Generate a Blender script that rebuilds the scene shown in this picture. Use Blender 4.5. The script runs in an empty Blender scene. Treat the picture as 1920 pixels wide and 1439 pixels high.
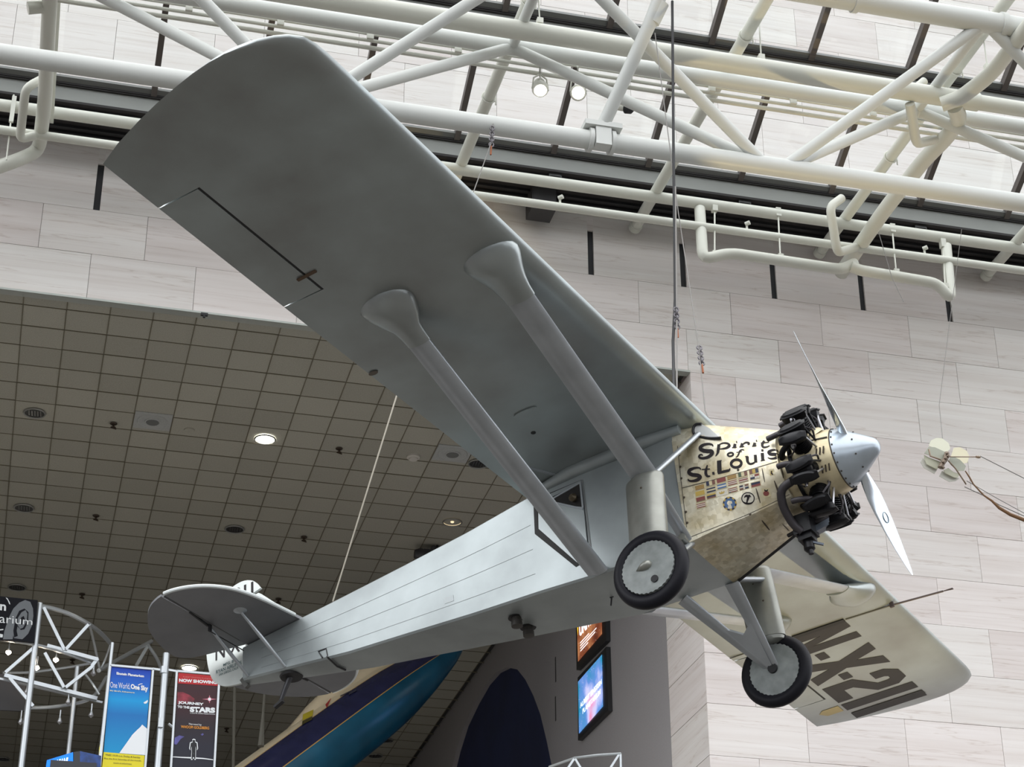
import bpy, math, random
from math import sin, cos, pi, radians, sqrt, atan2
from mathutils import Vector as V, Matrix
from mathutils.bvhtree import BVHTree
random.seed(7)
SC = bpy.context.scene
COL = SC.collection

# ------------------------------------------------------------------ camera, sky, lamps, exposure
FPX, CXP, CYP = 3748.014, 960.0, 719.5
PITCH, ROLL, YAW = radians(27.9547), radians(-0.2145), radians(14.4663)
EYE = V((0, 0, 1.6))
_f = V((sin(YAW)*cos(PITCH), cos(YAW)*cos(PITCH), sin(PITCH)))
_r = V((cos(YAW), -sin(YAW), 0)); _u = _r.cross(_f)
_c, _s = cos(ROLL), sin(ROLL)
CR, CU = _c*_r + _s*_u, -_s*_r + _c*_u
cam = bpy.data.cameras.new('camera'); cam.sensor_width = 36; cam.lens = FPX*36/1920
cam.clip_end = 300
co = bpy.data.objects.new('camera', cam); COL.objects.link(co)
mw = Matrix((CR, CU, -_f)).transposed().to_4x4(); mw.translation = EYE
co.matrix_world = mw; SC.camera = co

vs = SC.view_settings
vs.view_transform = 'Standard'; vs.look = 'None'; vs.gamma = 1; vs.exposure = 0.0; vs.use_curve_mapping = False

w = bpy.data.worlds.new('overcast_sky'); SC.world = w; w.use_nodes = True
nt = w.node_tree; nt.nodes.clear()
o_ = nt.nodes.new('ShaderNodeOutputWorld'); b_ = nt.nodes.new('ShaderNodeBackground')
tc = nt.nodes.new('ShaderNodeTexCoord'); sp = nt.nodes.new('ShaderNodeSeparateXYZ'); rp = nt.nodes.new('ShaderNodeValToRGB')
nt.links.new(tc.outputs['Generated'], sp.inputs[0]); nt.links.new(sp.outputs[2], rp.inputs[0])
rp.color_ramp.elements[0].position = 0.0; rp.color_ramp.elements[0].color = (.09, .085, .08, 1)
rp.color_ramp.elements[1].position = 0.02; rp.color_ramp.elements[1].color = (.66, .69, .73, 1)
e = rp.color_ramp.elements.new(1.0); e.color = (1.02, 1.02, 1.02, 1)
nt.links.new(rp.outputs[0], b_.inputs[0]); b_.inputs[1].default_value = 3.0
nt.links.new(b_.outputs[0], o_.inputs[0])

def lamp(name, kind, loc, aim, power, color, size=.3, angle=40, blend=.5):
    l = bpy.data.lights.new(name, kind); l.energy = power; l.color = color
    if kind == 'SPOT': l.spot_size = radians(angle); l.spot_blend = blend; l.shadow_soft_size = size
    ob = bpy.data.objects.new(name, l); COL.objects.link(ob); ob.location = loc
    ob.rotation_euler = (V(aim)-V(loc)).to_track_quat('-Z', 'Y').to_euler(); return ob
lamp('floor_flood_lamp', 'SPOT', (10.9, 17.9, .6), (9.2, 19.9, 9.8), 3900, (1, .79, .42), .25, 37, .8)
sun = bpy.data.lights.new('hazy_sun', 'SUN'); sun.energy = .9; sun.angle = radians(22); sun.color = (.96, .98, 1)
so = bpy.data.objects.new('hazy_sun', sun); COL.objects.link(so); so.rotation_euler = V((1.5, .30, -1.15)).to_track_quat('-Z', 'Y').to_euler()

def glow_point(name, loc, power, color, size=.4):
    l = bpy.data.lights.new(name, 'POINT'); l.energy = power; l.color = color; l.shadow_soft_size = size
    ob = bpy.data.objects.new(name, l); COL.objects.link(ob); ob.location = loc; return ob
for q, e_ in (((-2, 28.5, 9.6), 62), ((5., 28.5, 9.6), 62), ((6.5, 40, 10.2), 35), ((-1, 42, 10.2), 35)): glow_point('gallery_fill_light', q, e_, (1, .95, .84))  # added point lights to brighten the gallery ceiling, no such lamps known there

# ------------------------------------------------------------------ helpers
def ray(x, y): return (CR*((x-CXP)/FPX) - CU*((y-CYP)/FPX) + _f)
def at(x, y, X=None, Y=None, Z=None):
    d = ray(x, y)
    t = (X-EYE.x)/d.x if X is not None else (Y-EYE.y)/d.y if Y is not None else (Z-EYE.z)/d.z
    return EYE + d*t
def proj(p):
    q = V(p)-EYE; z = q.dot(_f); return (CXP+FPX*q.dot(CR)/z, CYP-FPX*q.dot(CU)/z, z)
def inframe(p, m=40):
    x, y, z = proj(p); return z > 0 and -m < x < 1920+m and -m < y < 1439+m

MATS = {}
def mat(name, col, rough=.6, metal=0., noise=None, bump=None, rand=0., emit=0., spec=None, coord='Object', col2=None, stretch=None):
    if name in MATS: return MATS[name]
    m = bpy.data.materials.new(name); m.use_nodes = True; n = m.node_tree; P = n.nodes['Principled BSDF']
    P.inputs['Roughness'].default_value = rough; P.inputs['Metallic'].default_value = metal
    P.inputs['Base Color'].default_value = (*col, 1)
    if spec is not None: P.inputs['Specular IOR Level'].default_value = spec
    src = None
    if noise or bump:
        t = n.nodes.new('ShaderNodeTexCoord'); vec = t.outputs['Object']
        if coord == 'World': vec = n.nodes.new('ShaderNodeNewGeometry').outputs['Position']
        if stretch:
            mp = n.nodes.new('ShaderNodeMapping'); mp.inputs['Scale'].default_value = stretch
            n.links.new(vec, mp.inputs[0]); vec = mp.outputs[0]
    if noise:
        sc, amt = noise[:2]
        nz = n.nodes.new('ShaderNodeTexNoise'); nz.inputs['Scale'].default_value = sc
        nz.inputs['Detail'].default_value = noise[2] if len(noise) > 2 else 4
        n.links.new(vec, nz.inputs['Vector'])
        rmp = n.nodes.new('ShaderNodeMapRange'); rmp.inputs[1].default_value = .3; rmp.inputs[2].default_value = .7
        n.links.new(nz.outputs['Fac'], rmp.inputs[0])
        mx = n.nodes.new('ShaderNodeMix'); mx.data_type = 'RGBA'
        mx.inputs[6].default_value = (*(col2 if col2 else [c*(1-amt) for c in col]), 1)
        mx.inputs[7].default_value = (*[min(1, c*(1+amt*(0 if col2 else 1))) for c in col], 1)
        n.links.new(rmp.outputs[0], mx.inputs[0]); src = mx.outputs[2]
    if rand:
        oi = n.nodes.new('ShaderNodeObjectInfo'); mr = n.nodes.new('ShaderNodeMapRange')
        mr.inputs[3].default_value = 1-rand; mr.inputs[4].default_value = 1+rand
        n.links.new(oi.outputs['Random'], mr.inputs[0])
        mm = n.nodes.new('ShaderNodeMix'); mm.data_type = 'RGBA'; mm.blend_type = 'MULTIPLY'; mm.inputs[0].default_value = 1
        if src: n.links.new(src, mm.inputs[6])
        else: mm.inputs[6].default_value = (*col, 1)
        n.links.new(mr.outputs[0], mm.inputs[7]); src = mm.outputs[2]
    if src: n.links.new(src, P.inputs['Base Color'])
    if emit:
        P.inputs['Emission Strength'].default_value = emit
        if src: n.links.new(src, P.inputs['Emission Color'])
        else: P.inputs['Emission Color'].default_value = (*col, 1)
    if bump:
        nb = n.nodes.new('ShaderNodeTexNoise'); nb.inputs['Scale'].default_value = bump[0]; nb.inputs['Detail'].default_value = 3
        n.links.new(vec, nb.inputs['Vector'])
        bp = n.nodes.new('ShaderNodeBump'); bp.inputs['Strength'].default_value = bump[1]; bp.inputs['Distance'].default_value = .01
        n.links.new(nb.outputs['Fac'], bp.inputs['Height']); n.links.new(bp.outputs[0], P.inputs['Normal'])
    MATS[name] = m; return m

def link(o, parent=None):
    COL.objects.link(o)
    if parent is not None: o.parent = parent
    return o
def tag(o, label=None, cat=None, group=None, kind=None):
    if label: o['label'] = label
    if cat: o['category'] = cat
    if group: o['group'] = group
    if kind: o['kind'] = kind
    return o
def empty(name, label, cat, loc=(0, 0, 0), group=None, kind=None):
    o = bpy.data.objects.new(name, None); link(o); o.location = loc; o.empty_display_size = .1
    return tag(o, label, cat, group, kind)

def frame_of(d):
    d = V(d).normalized(); a = V((0, 0, 1)) if abs(d.z) < .9 else V((1, 0, 0))
    u = d.cross(a).normalized(); return u, d.cross(u).normalized(), d
class MB:
    def __init__(s): s.v = []; s.f = []; s.m = []; s.mats = []
    def mi(s, m):
        if m not in s.mats: s.mats.append(m)
        return s.mats.index(m)
    def add(s, vs, fs, m=None):
        b = len(s.v); s.v += [tuple(p) for p in vs]; i = s.mi(m) if m else 0
        for f in fs: s.f.append(tuple(b+k for k in f)); s.m.append(i)
    def box(s, a, b, m=None):
        (x0, y0, z0), (x1, y1, z1) = a, b
        s.add([(x0,y0,z0),(x1,y0,z0),(x1,y1,z0),(x0,y1,z0),(x0,y0,z1),(x1,y0,z1),(x1,y1,z1),(x0,y1,z1)],
              [(3,2,1,0),(4,5,6,7),(0,1,5,4),(1,2,6,5),(2,3,7,6),(3,0,4,7)], m)
    def bar(s, p, q, w, h, up=(0, 0, 1), m=None):        # w along side, h along up
        p, q = V(p), V(q); d = (q-p).normalized(); sd = d.cross(V(up))
        if sd.length < 1e-4: sd = d.cross(V((1, 0, 0)))
        sd.normalize(); u = sd.cross(d)
        vs = []
        for c in (p, q):
            for a, b in ((-1,-1),(1,-1),(1,1),(-1,1)): vs.append(c+sd*a*w/2+u*b*h/2)
        s.add(vs, [(3,2,1,0),(4,5,6,7),(0,1,5,4),(1,2,6,5),(2,3,7,6),(3,0,4,7)], m)
    def rings(s, R, cap0=True, cap1=True, m=None, closed=False):
        n = len(R[0]); vs = [p for r in R for p in r]; fs = []
        k = len(R)
        for i in range(k if closed else k-1):
            a, b = i*n, ((i+1) % k)*n
            for j in range(n): fs.append((a+j, a+(j+1) % n, b+(j+1) % n, b+j))
        if not closed:
            if cap0: fs.append(tuple(range(n))[::-1])
            if cap1: fs.append(tuple(range((k-1)*n, k*n)))
        s.add(vs, fs, m)
    def tube(s, p, q, r, r2=None, n=14, m=None, cap=True):
        p, q = V(p), V(q); u, w_, d = frame_of(q-p); r2 = r if r2 is None else r2
        s.rings([[c+(u*cos(2*pi*i/n)+w_*sin(2*pi*i/n))*rr for i in range(n)] for c, rr in ((p, r), (q, r2))], cap, cap, m)
    def path(s, pts, r, n=12, m=None, closed=False, bend=0):
        P = [V(p) for p in pts]
        if bend:
            Q = [P[0]]
            for a, b, c in zip(P, P[1:], P[2:]):
                e1 = (a-b); e2 = (c-b); t = min(bend, e1.length*.45, e2.length*.45)
                s0, s1 = b+e1.normalized()*t, b+e2.normalized()*t
                for k in range(5):
                    k /= 4; Q.append(s0*(1-k)**2+b*2*k*(1-k)+s1*k*k)
            Q.append(P[-1]); P = Q
        R = []; pu = None; k = len(P)
        for i, p in enumerate(P):
            a = P[(i-1) % k] if (closed or i > 0) else p; b = P[(i+1) % k] if (closed or i < k-1) else p
            d = (b-a).normalized()
            if pu is None: u, w_, d = frame_of(d)
            else: u = (pu-d*pu.dot(d)).normalized(); w_ = d.cross(u)
            pu = u; rr = r[i] if isinstance(r, (list, tuple)) else r
            R.append([p+(u*cos(2*pi*j/n)+w_*sin(2*pi*j/n))*rr for j in range(n)])
        s.rings(R, m=m, closed=closed)
    def lathe(s, prof, o=(0, 0, 0), ax=(0, 0, 1), n=24, m=None, cap0=True, cap1=True):   # prof: (radius, along)
        u, w_, d = frame_of(ax); o = V(o)
        s.rings([[o+d*h+(u*cos(2*pi*i/n)+w_*sin(2*pi*i/n))*max(r, 1e-4) for i in range(n)] for r, h in prof], cap0, cap1, m)
    def prism(s, pts, nrm, th, m=None):                    # polygon extruded by th along nrm
        nrm = V(nrm); k = len(pts); vs = [V(p) for p in pts]+[V(p)+nrm*th for p in pts]
        s.add(vs, [tuple(range(k))[::-1], tuple(range(k, 2*k))]+[(i, (i+1) % k, k+(i+1) % k, k+i) for i in range(k)], m)
    def build(s, name, m=None, parent=None, smooth=35):
        me = bpy.data.meshes.new(name); me.from_pydata(s.v, [], s.f); me.update()
        if s.mats:
            for q in s.mats: me.materials.append(q)
            me.polygons.foreach_set('material_index', s.m)
        elif m: me.materials.append(m)
        import bmesh
        bm = bmesh.new(); bm.from_mesh(me)
        try: bmesh.ops.recalc_face_normals(bm, faces=bm.faces)
        except Exception: pass
        bm.to_mesh(me); bm.free()
        if smooth:
            me.polygons.foreach_set('use_smooth', [True]*len(me.polygons)); me.set_sharp_from_angle(angle=radians(smooth))
        o = bpy.data.objects.new(name, me); return link(o, parent)
def tri_cr(pts, k=6, closed=False):                        # Catmull-Rom through points of any dimension
    P = [V(p) for p in pts]; n = len(P); out = []
    for i in range(n if closed else n-1):
        g = (lambda j: P[j % n]) if closed else (lambda j: P[max(0, min(n-1, j))])
        a, b, c, d = g(i-1), g(i), g(i+1), g(i+2)
        for t in range(k):
            t /= k; out.append(.5*((2*b)+(c-a)*t+(2*a-5*b+4*c-d)*t*t+(3*b-a-3*c+d)*t**3))
    if not closed: out.append(P[-1])
    return out
def text_mesh(s, shear=0., bold=0., space=1.):
    cu = bpy.data.curves.new('lettering', 'FONT'); cu.body = s; cu.shear = shear; cu.offset = bold; cu.space_character = space
    cu.resolution_u = 3
    o = bpy.data.objects.new('lettering', cu); COL.objects.link(o)
    dg = bpy.context.evaluated_depsgraph_get(); me = bpy.data.meshes.new_from_object(o.evaluated_get(dg))
    bpy.data.objects.remove(o); bpy.data.curves.remove(cu); return me
def text(s, name, fn, m, parent=None, shear=0., bold=0., space=1.):
    """fn maps (u, v) in 0..1 of the text's own box onto the surface it is printed on"""
    me = text_mesh(s, shear, bold, space); me.name = name
    xs = [v.co.x for v in me.vertices]; ys = [v.co.y for v in me.vertices]
    x0, x1, y0, y1 = min(xs), max(xs), min(ys), max(ys)
    for v in me.vertices: v.co = fn((v.co.x-x0)/(x1-x0), (v.co.y-y0)/(y1-y0))
    me.materials.clear(); me.materials.append(m)
    o = bpy.data.objects.new(name, me); return link(o, parent)

# ------------------------------------------------------------------ materials
def stone_mat():
    m = bpy.data.materials.new('pale_marble'); m.use_nodes = True; n = m.node_tree; P = n.nodes['Principled BSDF']; L = n.links.new
    P.inputs['Roughness'].default_value = .55; P.inputs['Specular IOR Level'].default_value = .25
    g = n.nodes.new('ShaderNodeNewGeometry'); oi = n.nodes.new('ShaderNodeObjectInfo')
    off = n.nodes.new('ShaderNodeVectorMath'); off.operation = 'SCALE'; off.inputs[0].default_value = (13, 7, 29)
    L(oi.outputs['Random'], off.inputs['Scale'])
    ad = n.nodes.new('ShaderNodeVectorMath'); ad.operation = 'ADD'; L(g.outputs['Position'], ad.inputs[0]); L(off.outputs[0], ad.inputs[1])
    def noise(scale, sx, sz, det, dist=0):
        mp = n.nodes.new('ShaderNodeMapping'); mp.inputs['Scale'].default_value = (sx, sx, sz); L(ad.outputs[0], mp.inputs[0])
        t = n.nodes.new('ShaderNodeTexNoise'); t.inputs['Scale'].default_value = scale; t.inputs['Detail'].default_value = det
        t.inputs['Distortion'].default_value = dist; L(mp.outputs[0], t.inputs['Vector']); return t.outputs['Fac']
    def ramp(src, stops):
        r = n.nodes.new('ShaderNodeValToRGB'); L(src, r.inputs[0]); r.color_ramp.elements[0].position, c0 = stops[0]
        r.color_ramp.elements[0].color = c0; r.color_ramp.elements[1].position, r.color_ramp.elements[1].color = stops[-1]
        for p, c in stops[1:-1]: e = r.color_ramp.elements.new(p); e.color = c
        return r.outputs[0]
    base = ramp(noise(1.0, .35, 6, 5, .3), [(.3, (.70, .655, .63, 1)), (.7, (.78, .752, .735, 1))])
    tint = ramp(oi.outputs['Random'], [(0, (.90, .86, .85, 1)), (.35, (1, .97, .96, 1)), (.7, (.97, .97, .95, 1)), (1, (.93, .90, .89, 1))])
    mm = n.nodes.new('ShaderNodeMix'); mm.data_type = 'RGBA'; mm.blend_type = 'MULTIPLY'; mm.inputs[0].default_value = 1
    L(base, mm.inputs[6]); L(tint, mm.inputs[7])
    # thin dark wavy veins: zero crossings of a stretched noise
    vn = noise(1.0, .28, 5.2, 7, .12)
    ab = n.nodes.new('ShaderNodeMath'); ab.operation = 'SUBTRACT'; L(vn, ab.inputs[0]); ab.inputs[1].default_value = .5
    ab2 = n.nodes.new('ShaderNodeMath'); ab2.operation = 'ABSOLUTE'; L(ab.outputs[0], ab2.inputs[0])
    vein = ramp(ab2.outputs[0], [(0, (.84, .80, .78, 1)), (.007, (.96, .95, .94, 1)), (.016, (1, 1, 1, 1))])
    fine = ramp(noise(1.0, .55, 24, 5, .1), [(.34, (.95, .94, .935, 1)), (.52, (1, 1, 1, 1))])
    for s_ in (vein, fine):
        m2 = n.nodes.new('ShaderNodeMix'); m2.data_type = 'RGBA'; m2.blend_type = 'MULTIPLY'; m2.inputs[0].default_value = 1
        L(mm.outputs[2], m2.inputs[6]); L(s_, m2.inputs[7]); mm = m2
    L(mm.outputs[2], P.inputs['Base Color']); return m
STONE = stone_mat()
def glass_mat():
    m = bpy.data.materials.new('skylight_glass'); m.use_nodes = True; n = m.node_tree; n.nodes.clear()
    o = n.nodes.new('ShaderNodeOutputMaterial'); t = n.nodes.new('ShaderNodeBsdfTransparent'); g = n.nodes.new('ShaderNodeBsdfGlossy')
    t.inputs[0].default_value = (.93, .95, .95, 1); g.inputs['Roughness'].default_value = .05
    x = n.nodes.new('ShaderNodeMixShader'); x.inputs[0].default_value = .05
    n.links.new(t.outputs[0], x.inputs[1]); n.links.new(g.outputs[0], x.inputs[2]); n.links.new(x.outputs[0], o.inputs[0]); return m
GLASS = glass_mat()
WHITE = mat('white_pipe_paint', (.62, .62, .555), .42)
STEEL_W = mat('white_truss_paint', (.58, .59, .565), .4)
BLACK = mat('black_paint', (.012, .012, .014), .6)
SOFFIT = mat('dark_soffit', (.02, .017, .017), .7)
MULL = mat('bronze_mullion', (.085, .070, .064), .5, .3)
FASCIA = mat('grey_gutter_metal', (.27, .275, .262), .65)
SILVER = mat('silver_doped_fabric', (.325, .36, .365), .42, .35, noise=(1.3, .20, 8), bump=(6, .05))
SILVERD = mat('silver_strut_paint', (.44, .47, .50), .34, .6, noise=(3, .10, 4))
WINGM = mat('silver_wing_fabric', (.42, .47, .475), .33, .62, noise=(1.1, .30, 9), col2=(.30, .315, .31))
def cowl_mat():
    m = bpy.data.materials.new('jewelled_cowl_metal'); m.use_nodes = True; n = m.node_tree; P = n.nodes['Principled BSDF']; L = n.links.new
    tcn = n.nodes.new('ShaderNodeTexCoord'); vo = n.nodes.new('ShaderNodeTexVoronoi'); vo.inputs['Scale'].default_value = 21
    vo.inputs['Randomness'].default_value = .5; L(tcn.outputs['Object'], vo.inputs['Vector'])
    nz = n.nodes.new('ShaderNodeTexNoise'); nz.inputs['Scale'].default_value = 3.5; nz.inputs['Detail'].default_value = 6; L(tcn.outputs['Object'], nz.inputs['Vector'])
    sx = n.nodes.new('ShaderNodeSeparateXYZ'); L(vo.outputs['Color'], sx.inputs[0])
    r = n.nodes.new('ShaderNodeValToRGB'); L(sx.outputs[0], r.inputs[0]); r.color_ramp.elements[0].color = (.62, .575, .44, 1); r.color_ramp.elements[1].color = (.86, .82, .68, 1)
    r2 = n.nodes.new('ShaderNodeValToRGB'); L(nz.outputs['Fac'], r2.inputs[0]); r2.color_ramp.elements[0].position = .3; r2.color_ramp.elements[0].color = (.74, .66, .50, 1)
    r2.color_ramp.elements[1].position = .6; r2.color_ramp.elements[1].color = (1, 1, 1, 1)
    x = n.nodes.new('ShaderNodeMix'); x.data_type = 'RGBA'; x.blend_type = 'MULTIPLY'; x.inputs[0].default_value = 1
    L(r.outputs[0], x.inputs[6]); L(r2.outputs[0], x.inputs[7]); L(x.outputs[2], P.inputs['Base Color'])
    P.inputs['Metallic'].default_value = .4; P.inputs['Roughness'].default_value = .36; return m
COWL = cowl_mat()
NOSEM = mat('aged_nose_aluminium', (.60, .52, .34), .36, .5, noise=(5, .22, 6))
ALU = mat('polished_spinner', (.40, .45, .50), .3, .6, noise=(4, .12, 5))
BLADE = mat('polished_blade', (.70, .76, .82), .22, .85, noise=(3, .06, 3))
ENGB = mat('engine_black', (.007, .007, .009), .42, .2, spec=.35)
ENGG = mat('engine_exhaust_steel', (.05, .045, .05), .5, .4)
CHROME = mat('pushrod_steel', (.4, .4, .42), .3, .8)
RUBBER = mat('tyre_rubber', (.007, .007, .011), .5, spec=.22)
HUBM = mat('wheel_disc_metal', (.23, .25, .245), .5, .3, noise=(9, .2, 6))
GEARM = mat('gear_fairing_metal', (.26, .265, .24), .36, .5, noise=(4, .18, 6))
INK = mat('dark_lettering_paint', (.020, .016, .018), .6, spec=.2)
INKW = mat('registration_paint', (.020, .019, .020), .55, noise=(5, .15))

# ------------------------------------------------------------------ setting: wall, gallery, roof
D = 25.3
OX0, OX1, OZ = -14.0, 9.33, 16.03              # the opening into the gallery
ZT = 18.615                                     # top of the inside wall
ROW, PL = .752, 1.505
wall = MB()
wall.box((OX0-14, D+.04, OZ), (OX1, D+.12, ZT)); wall.box((OX1+.05, D+.04, 0), (30, D+.6, OZ)); wall.box((OX1, D+.04, OZ), (30, D+.6, ZT))
wall.box((OX0-14, D+.04, 0), (OX0, D+.6, OZ)); wall.box((OX0-14, D+.04, ZT), (30, D+.6, 27.5))
WB = wall.build('wall_back', mat('stone_backing', (.30, .25, .24), .9), smooth=0); tag(WB, kind='structure')
unit = MB(); unit.box((-.5, -.5, -.5), (.5, .5, .5)); ub = unit.build('stone_panel', STONE, WB, 0); UNIT = ub.data; bpy.data.objects.remove(ub)
FIELD = MB()
def panel(x0, x1, z0, z1, th=.036, g=.0028):
    if x1-x0 < .05 or z1-z0 < .03: return
    cs = [(x, D, z) for x in (x0, (x0+x1)/2, x1) for z in (z0, z1)]
    if not any(inframe(c, 60) for c in cs):
        FIELD.box((x0+g, D, z0+g), (x1-g, D+th, z1-g)); return
    o = bpy.data.objects.new('stone_panel', UNIT); link(o, WB); dy = random.uniform(-.002, .002)
    o.location = ((x0+x1)/2, D+th/2+dy, (z0+z1)/2); o.scale = (x1-x0-2*g, th, z1-z0-2*g)
SL0 = 9.303                                      # a slot position
zs = []; z = 17.53
while z > 3: zs.append((z-ROW, z)); z -= ROW
xs0 = SL0-PL*12
for k, (z0, z1) in enumerate(zs):
    for i in range(26):
        xa = xs0+PL*i+(PL/2 if k % 2 == 0 else 0); xb = xa+PL
        if z1 <= OZ+.01:
            if xb < OX1: continue
            xa = max(xa, OX1)
        panel(xa, xb, z0, z1)
# top band with the slots: the panels stop short of each slot up to its top
SW = .05
for i in range(26):
    xa = xs0+PL*i; xb = xa+PL
    panel(xa+SW-.005, xb-SW+.005, 17.53, ZT)
    if inframe((xb, D, 18)):
        o = bpy.data.objects.new('stone_panel', UNIT); link(o, WB)
        o.location = (xb, D+.018, (18.335+ZT)/2); o.scale = (2*SW, .034, ZT-18.335)
        s_ = MB(); s_.box((xb-SW, D+.037, 17.53), (xb+SW, D+.039, 18.335)); s_.build('slot_recess', BLACK, WB, 0)
# the same wall goes on above the roof
z = ZT; k = 0
while z < 24.6:
    for i in range(26):
        xa = xs0+PL*i+(PL/2 if k % 2 else 0); panel(xa, xa+PL, z, z+.80)
    z += .80; k += 1
tag(FIELD.build('stone_panel_field', STONE, WB, 0), kind='stuff')
# reveal of the opening, stone for its first metre and a half
rv = MB(); rv.box((OX1+.03, D+.05, 0), (OX1+.4, 26.9, OZ)); RV = tag(rv.build('wall_reveal', MATS['stone_backing'], smooth=0), kind='structure')
for (z0, z1) in zs:
    if z1 <= OZ+.01:
        o = bpy.data.objects.new('stone_panel', UNIT); link(o, RV); o.location = (OX1+.018, (D+26.9)/2+.0, (z0+z1)/2); o.scale = (.036, 26.9-D-.01, z1-z0-.01)
# gallery side wall with its arch
GREYW = mat('grey_gallery_paint', (.30, .285, .29), .8, noise=(60, .06))
archpx = [(835,1490),(848,1439),(855,1410),(870,1362),(890,1320),(910,1285),(930,1262),(950,1252),(970,1256),(985,1275),(1000,1305),(1013,1340),(1025,1390),(1035,1439),(1042,1490)]
arch = [at(x, y, X=OX1) for x, y in archpx]
A = [(p.y, p.z) for p in arch]; A = [(A[0][0]+.3, 9.0)]+A+[(A[-1][0]-.2, 9.0)]
gw = MB(); gw.prism([(OX1, 26.9, 8), (OX1, 26.9, 16.1), (OX1, 54, 16.1), (OX1, 54, 8), (OX1, A[0][0], 8)]+[(OX1, a, b) for a, b in A]+[(OX1, A[-1][0], 8)], (1, 0, 0), .35)
GW = tag(gw.build('wall_right', GREYW, smooth=0), kind='structure')
ap = MB(); ap.prism([(OX1+.10, a, b) for a, b in A], (1, 0, 0), .2); ap.build('arch_panel', mat('navy_arch_paint', (.010, .018, .07), .7, noise=(1.2, .2)), GW, 0)
for y0, y1 in ((1233, 1279), (1307, 1352)):
    p, q = at(1041.5, y0, X=OX1), at(1042.5, y1, X=OX1); s_ = MB(); s_.box((OX1-.004, p.y-.025, q.z), (OX1+.02, p.y+.025, p.z)); s_.build('wall_slot', BLACK, GW, 0)
fl = MB(); fl.box((-45, -45, -.3), (45, D+.5, 0)); tag(fl.build('floor', mat('terrazzo_floor', (.085, .078, .068), .6, noise=(30, .15)), smooth=0), kind='structure')
f2 = MB(); f2.box((OX0, D+.05, 7.6), (OX1, 54, 8)); tag(f2.build('floor_mezzanine', mat('carpet_floor', (.40, .38, .36), .9), smooth=0), kind='structure')
bw = MB(); bw.box((OX0-.3, 54, 7.6), (OX1+.3, 54.3, 16.3)); bw.box((OX0-.3, D+.6, 7.6), (OX0, 54, 16.3)); tag(bw.build('wall_gallery', GREYW, smooth=0), kind='structure')
hp = MB(); hp.box((-34, -42, 0), (-33.4, D, 11)); tag(hp.build('added_wall_left', GREYW, smooth=0), kind='structure')  # these three low walls out of view are added to cut low-angle sky light
hp = MB(); hp.box((44, -42, 0), (44.6, D, 9)); tag(hp.build('added_wall_east', GREYW, smooth=0), kind='structure')
hp = MB(); hp.box((-34, -42.6, 0), (44.6, -42, 9)); tag(hp.build('added_wall_front', GREYW, smooth=0), kind='structure')
rf = MB(); rf.box((-34, -42, 21.2), (44.6, -13, 21.6)); tag(rf.build('added_roof_block', mat('roof_block_white', (.6, .6, .58), .8), smooth=0), kind='structure')  # opaque roof out of view, added to hold back sky light from the hall
# gallery ceiling
CZ = 16.04; TS = .6135
CEILM = mat('acoustic_tile', (.41, .395, .335), .95, noise=(55, .10, 3), bump=(90, .25), rand=.07, coord='World')
CEILB = mat('acoustic_tile_pale', (.42, .43, .42), .9, noise=(55, .08, 3), coord='World')
cs = MB(); cs.box((OX0, D+.12, CZ+.06), (OX1+.3, 54, CZ+.3)); CEIL = tag(cs.build('ceiling', mat('ceiling_void', (.05, .05, .05), .9), smooth=0), kind='structure')
X0T = .02-TS*24; tiles = []; YC0 = 25.723
for i in range(40):
    for j in range(49):
        x = X0T+(i+.5)*TS; y = YC0+(j-.5)*TS
        if OX0 < x-TS/2 and x < OX1+.1: tiles.append((x, y, i, j))
tiles.sort(key=lambda t: (not inframe((t[0], t[1], CZ), 30), proj((t[0], t[1], CZ))[2]))
tm = MB(); tm.box((-TS/2+.006, -TS/2+.006, 0), (TS/2-.006, TS/2-.006, .02)); tob = tm.build('ceiling_tile', CEILM, CEIL, 0); TM = tob.data; bpy.data.objects.remove(tob)
rest = MB(); pale = {}
for k, (x, y, i, j) in enumerate(tiles):
    wid = min(TS, 2*(OX1-x)) if x+TS/2 > OX1 else TS
    if k < 300:
        o = bpy.data.objects.new('ceiling_tile', TM); link(o, CEIL); o.location = (x, y, CZ+random.uniform(.012, .018))
        if j == 0: o.location.y = YC0-.155; o.scale.y = .5
    else:
        h = TS/2-.006; rest.box((x-h, y-h, CZ+.015), (min(x+h, OX1), y+h, CZ+.035))
tag(rest.build('ceiling_tile_field', CEILM, CEIL, 0), kind='stuff')
gb = MB()
for i in range(41):
    x = X0T+i*TS
    if OX0 < x < OX1: gb.box((x-.007, D+.12, CZ+.006), (x+.007, 54, CZ+.03))
for j in range(47): gb.box((OX0, YC0+j*TS-.007, CZ+.006), (OX1, YC0+j*TS+.007, CZ+.03))
gb.build('ceiling_grid', mat('ceiling_grid_metal', (.20, .18, .13), .6, .3), CEIL, 0)
tr = MB(); tr.box((OX0, D+.0, CZ-.03), (OX1, D+.09, CZ+.01)); tr.box((OX0, D+.09, CZ-.01), (OX1, D+.16, CZ+.01)); tr.bar((OX0, D-.008, CZ-.012), (OX1, D-.008, CZ-.012), .02, .03)
tag(tr.build('trim_1', mat('opening_trim_metal', (.42, .44, .41), .5, .3), smooth=0), kind='structure')

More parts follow.
